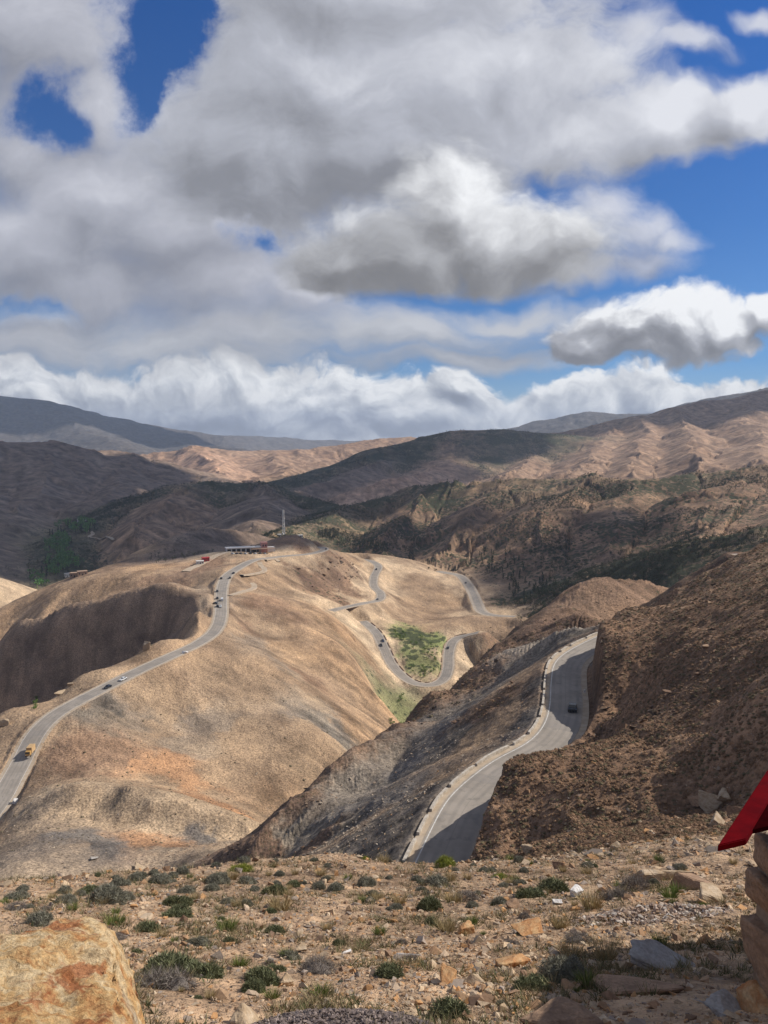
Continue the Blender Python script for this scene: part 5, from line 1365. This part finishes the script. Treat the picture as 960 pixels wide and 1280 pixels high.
def road_frame(name, x, y):
    l = ROADS[name]['line']; k = int(((l[:, :2] - (x, y)) ** 2).sum(1).argmin()); k = min(max(k, 1), len(l) - 2)
    d = l[k + 1] - l[k - 1]; d /= np.linalg.norm(d[:2])
    return l[k], d, np.array([d[1], -d[0]])
# parapet: broken runs of low whitewashed wall on the valley side of the near road
l = ROADS['near_road']['line']; nn = plan_normals(l); hw = ROADS['near_road']['hw']
seg_len = np.concatenate([[0], np.cumsum(np.linalg.norm(np.diff(l[:, :2], axis=0), axis=1))])
s0 = 8.0; rk_ = random.Random(8); n_wall = 0
WHERE = ['nearest the viewer', 'second from the viewer']
def line_at(s_):
    return np.array([np.interp(s_, seg_len, l[:, i]) for i in range(3)]), np.array([np.interp(s_, seg_len, nn[:, i]) for i in range(2)])
walls_total = 0
while s0 < seg_len[-1] - 16:
    L_ = rk_.uniform(5.0, 10.5); bm = bmesh.new(); pts = []
    for u_ in np.linspace(0, 1, max(4, int(L_ / 1.2))):
        p, n_ = line_at(s0 + u_ * L_); off = -(hw + .35)
        pts.append((Vector((p[0] + n_[0] * off, p[1] + n_[1] * off, p[2])), Vector((n_[0], n_[1], 0)).normalized(), .62 * (1 if 0 < u_ < 1 else .8) * rk_.uniform(.9, 1.08)))
    prev = None; ring = []
    for c_, n_, h_ in pts:
        ring.append([bm.verts.new(c_ + n_ * .24 + Vector((0, 0, -.7))), bm.verts.new(c_ + n_ * .22 + Vector((0, 0, h_))), bm.verts.new(c_ - n_ * .22 + Vector((0, 0, h_ * .98))), bm.verts.new(c_ - n_ * .26 + Vector((0, 0, -.9)))])
    for r0_, r1_ in zip(ring[:-1], ring[1:]):
        for j in range(4): bm.faces.new((r0_[j], r0_[(j + 1) % 4], r1_[(j + 1) % 4], r1_[j]))
    bm.faces.new(ring[0]); bm.faces.new(list(reversed(ring[-1])))
    bmesh.ops.recalc_face_normals(bm, faces=bm.faces)
    o = link_bm('parapet_wall', bm, CURB)
    tag(o, 'run of low whitewashed parapet wall on the outer edge of the near road', 'parapet wall', 'parapet walls along the near road')
    s0 += L_ + rk_.uniform(.7, 2.0)
# kerb stones by the inner side of the valley road loop
l2 = ROADS['valley_road']['line']; n2 = plan_normals(l2); hw2 = ROADS['valley_road']['hw']
for i in range(6, len(l2) - 12, 9):
    bm = bmesh.new(); ring = []
    for k in range(i, min(i + 7, len(l2))):
        c_ = Vector((l2[k, 0] - n2[k, 0] * (hw2 + .5), l2[k, 1] - n2[k, 1] * (hw2 + .5), l2[k, 2])); q = Vector((n2[k, 0], n2[k, 1], 0))
        ring.append([bm.verts.new(c_ + q * .25 - Vector((0, 0, .6))), bm.verts.new(c_ + q * .22 + Vector((0, 0, .7))), bm.verts.new(c_ - q * .22 + Vector((0, 0, .7))), bm.verts.new(c_ - q * .28 - Vector((0, 0, 1.2)))])
    for r0_, r1_ in zip(ring[:-1], ring[1:]):
        for j in range(4): bm.faces.new((r0_[j], r0_[(j + 1) % 4], r1_[(j + 1) % 4], r1_[j]))
    bm.faces.new(ring[0]); bm.faces.new(list(reversed(ring[-1])))
    bmesh.ops.recalc_face_normals(bm, faces=bm.faces)
    tag(link_bm('retaining_wall', bm, EARTH), 'low stone wall piece on the inner edge of the valley road bend', 'low wall', 'low walls along the valley road')

# dirt tracks beside the main road
TRACKM = speckled_material('pale_track', (.46, .37, .27), (.38, .29, .20), .4, .95, .3, .05)
def track(pix, width):
    pts = []
    for px, py in pix:
        p = spot(px, py, 60)
        pts.append(tuple(p))
    ln = smooth_line(pts, 3.0)
    for q in ln: q[2] = max(ground_z(q[0], q[1]), ground_z(q[0] + width * .4, q[1]), ground_z(q[0] - width * .4, q[1])) + .25
    ln = blur_line(ln, 1)
    return ribbon('dirt_track', ln, (-width / 2, 0, width / 2), .0, TRACKM, 1.2)
track([(301, 721), (312, 719), (326, 716.5), (331, 713), (326, 708), (324, 704)], 5)
track([(287, 745), (300, 741), (313, 737.5), (318, 733), (314, 729.5)], 5)
track([(331, 701), (343, 698.5), (349, 703)], 4)
track([(232, 715), (246, 708), (262, 700), (276, 693), (290, 690)], 8)
track([(104, 662), (116, 667), (112, 671), (128, 674), (142, 676)], 7)

# ---- cafe on the knoll
def face_to_viewer(p): return math.atan2(p.x, -p.y) if False else -math.atan2(p.x, p.y)
p = spot(309, 690, 500); 
cafe = empty('cafe_building', p, face_to_viewer(p) + .15)
tag(cafe, 'long low white flat-roofed cafe with a pink block on the knoll', 'building')
def cbox(name, lo, hi, mat, par=cafe):
    bm = bmesh.new(); box_bm(bm, lo, hi, None, .03); return link_bm(name, bm, mat, par)
cbox('wall', (-21, 2.2, -1.5), (4, 11, 4.2), PLASTER)
cbox('roof', (-22, -.2, 4.2), (4.6, 11.5, 4.9), PLASTER)
for k in range(6):
    cbox('column', (-21.4 + k * 5.0, .1, -1.5), (-20.9 + k * 5.0, .6, 4.2), PLASTER)
for k in range(5):
    o = cbox('opening', (-20.3 + k * 5.0, 2.12, -.6), (-16.8 + k * 5.0, 2.22, 3.3), DARKIN)
cbox('wall', (4.05, 3.5, -1.5), (15, 12, 4.0), EARTH)
cbox('roof', (4.65, 1.0, 4.0), (15.4, 12.4, 4.5), PLASTER)
cbox('opening', (5, 3.4, -.8), (13, 3.52, 2.8), DARKIN)
cbox('tower_wall', (15.6, 3, -1.5), (22, 11, 8.2), PINK)
cbox('tower_parapet', (15.3, 2.7, 8.2), (22.3, 11.3, 8.9), PINK)
for k in range(2): cbox('window', (16.8 + k * 2.8, 2.9, 4.6), (18.2 + k * 2.8, 3.02, 6.6), DARKIN)
cbox('wall', (22.05, 5, -1.5), (30, 11, 3.4), PLASTER)
cbox('awning', (4, -4.5, 2.9), (29, 1.0, 3.2), EARTH)
for k in range(6): cbox('awning_post', (4.3 + k * 4.8, -4.3, -1.5), (4.5 + k * 4.8, -4.1, 2.9), STEEL)
# ---- radio mast
p = spot(354.5, 669.5, 700)
mast = empty('radio_mast', p)
tag(mast, 'tall pale grey lattice mast standing on the knoll', 'mast')
def bar(bm, a, b_, r):
    a, b_ = Vector(a), Vector(b_); d = b_ - a
    m_ = Matrix.Translation((a + b_) / 2) @ d.to_track_quat('Z', 'Y').to_matrix().to_4x4()
    bmesh.ops.create_cone(bm, cap_ends=True, segments=6, radius1=r, radius2=r, depth=d.length, matrix=m_)
HM = 38.0; secs = 8
def wid(z): return 1.9 - 1.1 * z / HM
for k in range(secs):
    z0, z1 = HM * k / secs, HM * (k + 1) / secs; bm = bmesh.new(); a, b_ = wid(z0), wid(z1)
    cs = [(-1, -1), (1, -1), (1, 1), (-1, 1)]
    for i in range(4):
        (x0, y0), (x1, y1) = cs[i], cs[(i + 1) % 4]
        bar(bm, (x0 * a, y0 * a, z0), (x0 * b_, y0 * b_, z1), .30)
        bar(bm, (x0 * a, y0 * a, z0), (x1 * b_, y1 * b_, z1), .15); bar(bm, (x1 * a, y1 * a, z0), (x0 * b_, y0 * b_, z1), .15)
        bar(bm, (x0 * b_, y0 * b_, z1), (x1 * b_, y1 * b_, z1), .15)
    link_bm('lattice_section', bm, STEEL if k % 2 == 0 else PLASTER, mast)
for i, (x, y, z) in enumerate(((1.2, -.9, 31), (-1.2, -.9, 31), (0, 1.2, 31), (1.3, -.6, 25), (-1.3, -.6, 22))):
    bm = bmesh.new()
    if i < 3: box_bm(bm, (x - .3, y - .25, z - 1.4), (x + .3, y + .25, z + 1.4), None, .05)
    else: bmesh.ops.create_cone(bm, cap_ends=True, segments=14, radius1=1.0, radius2=.8, depth=.5, matrix=Matrix.Translation((x, y - .5, z)) @ Matrix.Rotation(R(90), 4, 'X'))
    link_bm('antenna' if i < 3 else 'dish', bm, PLASTER, mast)
bm = bmesh.new(); bar(bm, (0, 0, HM), (0, 0, HM + 4), .08); link_bm('tip', bm, STEEL, mast)
def hut(name, px, py, dims, wall, roof, label, cat, rz=0.0, rmin=300, flat=True, door=True):
    p = spot(px, py, rmin); h_ = empty(name, p, face_to_viewer(p) + rz); tag(h_, label, cat)
    x, y, z = dims
    bm = bmesh.new(); box_bm(bm, (-x / 2, -y / 2, -1.5), (x / 2, y / 2, z), None, .03); link_bm('wall', bm, wall, h_)
    bm = bmesh.new(); box_bm(bm, (-x / 2 - .3, -y / 2 - .3, z), (x / 2 + .3, y / 2 + .3, z + .4), None, .03); link_bm('roof', bm, roof, h_)
    if door:
        bm = bmesh.new(); box_bm(bm, (-.6, -y / 2 - .06, -.2), (.6, -y / 2 + .05, 2.0), None); link_bm('door', bm, DARKIN, h_)
        for s_ in (-1, 1):
            bm = bmesh.new(); box_bm(bm, (s_ * x * .32 - .5, -y / 2 - .05, z * .35), (s_ * x * .32 + .5, -y / 2 + .05, z * .7), None); link_bm('window', bm, DARKIN, h_)
    return h_
hut('equipment_hut', 349, 670.5, (6, 5, 3), PLASTER, PLASTER, 'small white hut at the foot of the lattice mast', 'hut', 0, 700)
hut('equipment_hut', 375, 671, (8, 5, 2.6), PLASTER, PLASTER, 'white hut on the knoll right of the lattice mast', 'hut', .3, 700)
hut('roadside_stall', 257, 702, (7, 5, 4), REDP, REDP, 'red roadside stall on the pale track left of the cafe', 'stall', .2, 500)
hut('roadside_stall', 250, 705, (7, 5, 3), PLASTER, PLASTER, 'white roadside stall next to the red one left of the cafe', 'stall', .1, 500)
hut('village_house', 84, 720.5, (8, 6, 5), PLASTER, PLASTER, 'white flat-roofed house at the edge of the valley grove', 'house', .2, 800)
hut('village_house', 94, 721, (9, 6, 4), EARTH, EARTH, 'earth-coloured house right of the white house in the valley', 'house', -.2, 800)
hut('village_house', 103, 719, (9, 6, 4), EARTH, EARTH, 'earth-walled house at the right end of the valley houses', 'house', .1, 800)
hut('village_house', 104, 652, (22, 14, 6), PLASTER, PLASTER, 'pale distant building beyond the upper end of the grove', 'house', .3, 1500)

# ---- vehicles
def car_parts(paint, van=False):
    out = {}
    prof = [(-2.15, .35), (-2.18, .75), (-2.0, .95), (-1.55, 1.0), (-1.0, 1.45), (.35, 1.5), (.95, 1.02), (1.85, .9), (2.12, .7), (2.15, .35)] if not van else \
           [(-2.5, .4), (-2.52, 1.0), (-2.45, 2.0), (-2.2, 2.15), (.9, 2.15), (1.5, 1.35), (2.3, 1.1), (2.5, .8), (2.5, .4)]
    bm = bmesh.new(); hw_ = .88
    a = [bm.verts.new((x, -hw_ * (1 if z < 1.05 or van else .8), z)) for x, z in prof]; b_ = [bm.verts.new((x, hw_ * (1 if z < 1.05 or van else .8), z)) for x, z in prof]
    bm.faces.new(a); bm.faces.new(list(reversed(b_)))
    for i in range(len(prof)):
        j = (i + 1) % len(prof); bm.faces.new((a[i], b_[i], b_[j], a[j]))
    bmesh.ops.recalc_face_normals(bm, faces=bm.faces); bmesh.ops.bevel(bm, geom=list(bm.edges), offset=.05, segments=2, affect='EDGES')
    me = bpy.data.meshes.new('body'); bm.to_mesh(me); bm.free(); me.materials.append(paint); out['body'] = [(me, (0, 0, 0))]
    def quad(name, pts, mat):
        bm = bmesh.new(); vs = [bm.verts.new(q) for q in pts]; f = bm.faces.new(vs)
        r = bmesh.ops.extrude_face_region(bm, geom=[f]); 
        n_ = f.normal.copy(); f.normal_update()
        for v_ in [g for g in r['geom'] if isinstance(g, bmesh.types.BMVert)]: v_.co += f.normal * .02
        me = bpy.data.meshes.new(name); bm.to_mesh(me); bm.free(); me.materials.append(mat); out.setdefault(name, []).append((me, (0, 0, 0)))
    if not van:
        for s_ in (-1, 1): quad('side_window', [(-1.4, s_ * .86, 1.04), (.8, s_ * .86, 1.04), (.3, s_ * .735, 1.42), (-.95, s_ * .735, 1.4)], GLASS)
        quad('windscreen', [(.92, -.72, 1.06), (.92, .72, 1.06), (.42, .62, 1.48), (.42, -.62, 1.48)], GLASS)
        quad('rear_window', [(-1.53, -.72, 1.04), (-1.53, .72, 1.04), (-1.06, .62, 1.42), (-1.06, -.62, 1.42)], GLASS)
    else:
        for s_ in (-1, 1): quad('side_window', [(-.2, s_ * .89, 1.35), (1.3, s_ * .89, 1.35), (.9, s_ * .89, 1.95), (-.2, s_ * .89, 1.95)], GLASS)
        quad('windscreen', [(1.5, -.75, 1.4), (1.5, .75, 1.4), (.98, .75, 2.08), (.98, -.75, 2.08)], GLASS)
    bm = bmesh.new(); bmesh.ops.create_cone(bm, cap_ends=True, segments=14, radius1=.33, radius2=.33, depth=.22, matrix=Matrix.Rotation(R(90), 4, 'X'))
    me = bpy.data.meshes.new('wheel'); bm.to_mesh(me); bm.free(); me.materials.append(RUBBER)
    fx = 1.35 if not van else 1.6
    out['wheel'] = [(me, (sx * fx, sy * .82, .33)) for sx in (-1, 1) for sy in (-1, 1)]
    bm = bmesh.new(); box_bm(bm, (-.05, -.18, -.07), (.05, .18, .07), None, .02); me = bpy.data.meshes.new('headlight'); bm.to_mesh(me); bm.free(); me.materials.append(LAMP)
    out['headlight'] = [(me, ((2.13 if not van else 2.49), s_ * .6, .72 if not van else .9)) for s_ in (-1, 1)]
    return out
PAINTS = dict(white=pmat('white_paint', (.72, .72, .70), .3, 0, .5), black=pmat('black_paint', (.02, .021, .024), .25, 0, .5), grey=pmat('grey_paint', (.09, .095, .10), .3, .3, .5), blue=pmat('dark_blue_paint', (.03, .045, .09), .3, 0, .5))
CARS = {(k, v_): car_parts(PAINTS[k], v_) for k, v_ in (('white', False), ('black', False), ('grey', False), ('blue', False), ('white', True))}
def vehicle(colour, px, py, road, side, label, van=False, back=False, rmin=80, group=None, turn=0.0):
    p = spot(px, py, rmin); c_, d, n_ = road_frame(road, p.x, p.y)
    if side is not None: x, y, z = c_[0] + n_[0] * side, c_[1] + n_[1] * side, c_[2] + .075
    else: x, y, z = p.x, p.y, p.z + .02
    o = empty('van' if van else 'car', (x, y, z), math.atan2(d[1], d[0]) + (math.pi if back else 0) + turn)
    pitch = math.atan2(d[2], 1) * (-1 if not back else 1)
    o.rotation_euler.y = pitch if side is not None else 0
    tag(o, label, 'van' if van else 'car', group)
    for nm, lst in CARS[(colour, van)].items():
        for me, loc in lst:
            q = bpy.data.objects.new(nm, me); COL.objects.link(q); q.parent = o; q.location = loc
    return o
G = 'vehicles on the mountain roads'
vehicle('white', 160, 851, 'main_road', 1.8, 'white car driving on the long straight of the main road', back=True, group=G)
vehicle('black', 138, 861, 'main_road', 1.8, 'dark car following just below the white car on the main road', back=True, group=G)
vehicle('black', 274, 724, 'main_road', -3.2, 'dark car parked on the left edge where the main road bends to the cafe', group=G)
vehicle('grey', 271, 740, 'main_road', -3.3, 'dark car stopped on the left edge above the knot of vehicles', group=G)
vehicle('black', 270.5, 749, 'main_road', -3.0, 'dark car at the back of the knot of vehicles on the main road', group=G)
vehicle('grey', 268, 755, 'main_road', -4.0, 'dark car at the outer left of the knot of vehicles', group=G, turn=.9)
vehicle('white', 276.5, 751, 'main_road', .6, 'white van in the knot of vehicles on the main road', True, group=G)
vehicle('white', 274.5, 759, 'main_road', -.4, 'white car at the lower front of the knot of vehicles', group=G)
vehicle('black', 271.5, 759, 'main_road', -2.6, 'dark car beside the white car at the front of the knot', group=G)
vehicle('black', 297.5, 718, 'main_road', 3.6, 'dark car pulled off on the right edge below the cafe', group=G)
vehicle('grey', 293, 724, 'main_road', 4.0, 'dark car parked on the right edge, lower of two below the cafe', group=G)
vehicle('blue', 476, 802, 'valley_road', -1.9, 'dark car leading downhill on the valley road', group=G)
vehicle('black', 482, 807, 'valley_road', 1.6, 'dark car lower of the pair on the valley road', group=G)
vehicle('grey', 558, 810, 'valley_road', -1.5, 'small dark car on the far arm of the valley road bend', group=G)
vehicle('black', 704, 886, 'near_road', 1.6, 'dark car in the shade of the bank on the near road', group=G)
vehicle('black', 472, 712, 'pass_road', 1.5, 'dark car on the upper bend of the pass road', group=G)
vehicle('grey', 473, 750, 'pass_road', 1.5, 'dark car on the lower bend of the pass road', group=G)
vehicle('grey', 584, 729, 'river_road', 1.8, 'dark car on the river road beside the conifers', group=G)
vehicle('black', 405, 687, 'main_road', 1.8, 'dark car at the far end of the main road behind the knoll', group=G)
for i, (px, c_) in enumerate(((291, 'white'), (296, 'black'), (301, 'grey'), (307, 'white'), (313, 'black'), (319, 'white'), (325, 'grey'), (331, 'white'))):
    vehicle(c_, px, 692.5, 'main_road', None, {'white': 'white', 'black': 'black', 'grey': 'dark grey'}[c_] + ' car parked in the row before the cafe', rmin=500, group='cars parked before the cafe', turn=1.2)
# small truck with a tan cargo box
p = spot(34, 944, 150); c_, d, n_ = road_frame('main_road', p.x, p.y)
tr = empty('truck', (c_[0] + n_[0] * 2.2, c_[1] + n_[1] * 2.2, c_[2] + .075), math.atan2(d[1], d[0]) + math.pi)
tag(tr, 'truck with a tall tan cargo box on the lower main road', 'truck', G)
TANB = pmat('tan_canvas', (.50, .33, .16), .8); YEL = pmat('ochre_paint', (.50, .30, .10), .4)
def tbox(name, lo, hi, mat, bev=.06):
    bm = bmesh.new(); box_bm(bm, lo, hi, None, bev); return link_bm(name, bm, mat, tr)
tbox('chassis', (-3.2, -.5, .5), (3.0, .5, .8), RUBBER); tbox('cargo_box', (-3.3, -1.15, .95), (1.3, 1.15, 3.5), TANB); cab = tbox('cab', (1.45, -1.05, .6), (3.2, 1.05, 2.5), YEL, .15)
tbox('windscreen', (3.19, -.9, 1.6), (3.23, .9, 2.3), GLASS, .01)
for sx in (-2.2, 2.3):
    for sy in (-1, 1):
        bm = bmesh.new(); bmesh.ops.create_cone(bm, cap_ends=True, segments=14, radius1=.48, radius2=.48, depth=.3, matrix=Matrix.Translation((sx, sy * .95, .48)) @ Matrix.Rotation(R(90), 4, 'X')); link_bm('wheel', bm, RUBBER, tr)
for sy in (-1, 1): tbox('headlight', (3.18, sy * .75 - .15, .85), (3.24, sy * .75 + .15, 1.1), LAMP, .01)
# marker stone in the shaded bay, pale blocks by the main road
p = spot(731, 866, 100)
bm = bmesh.new(); box_bm(bm, (-.22, -.16, -.3), (.22, .16, .75), None, .08); o = link_bm('milestone', bm, PLASTER); o.location = p
tag(o, 'small white milestone in the shaded bay beside the near road', 'milestone')
for q in ((75, 868, 16, .5, ROCK_TAN, 'long pale block on the outer edge of the main road', 70, .35, .5), (88, 857, 7, .7, ROCK_TAN, 'small pale block above the long pale block by the main road', 71, .6, .2), (5, 906, 16, .5, ROCK_TAN, 'pinkish rock at the left edge under the main road', 72, .6, .2),
          (184, 812, 9, .8, ROCK_TAN, 'pale pinnacle of rock on the shelf left of the main road', 73, 1.5, .2), (20, 1003, 7, .8, ROCK_WHITE, 'pale block on the right edge of the lowest main road', 74, .8, .2), (231, 817, 8, .5, ROCK_WHITE, 'pale block on the inner edge of the main road straight', 75, .5, .2)):
    rock_at(*q, rmin=100)
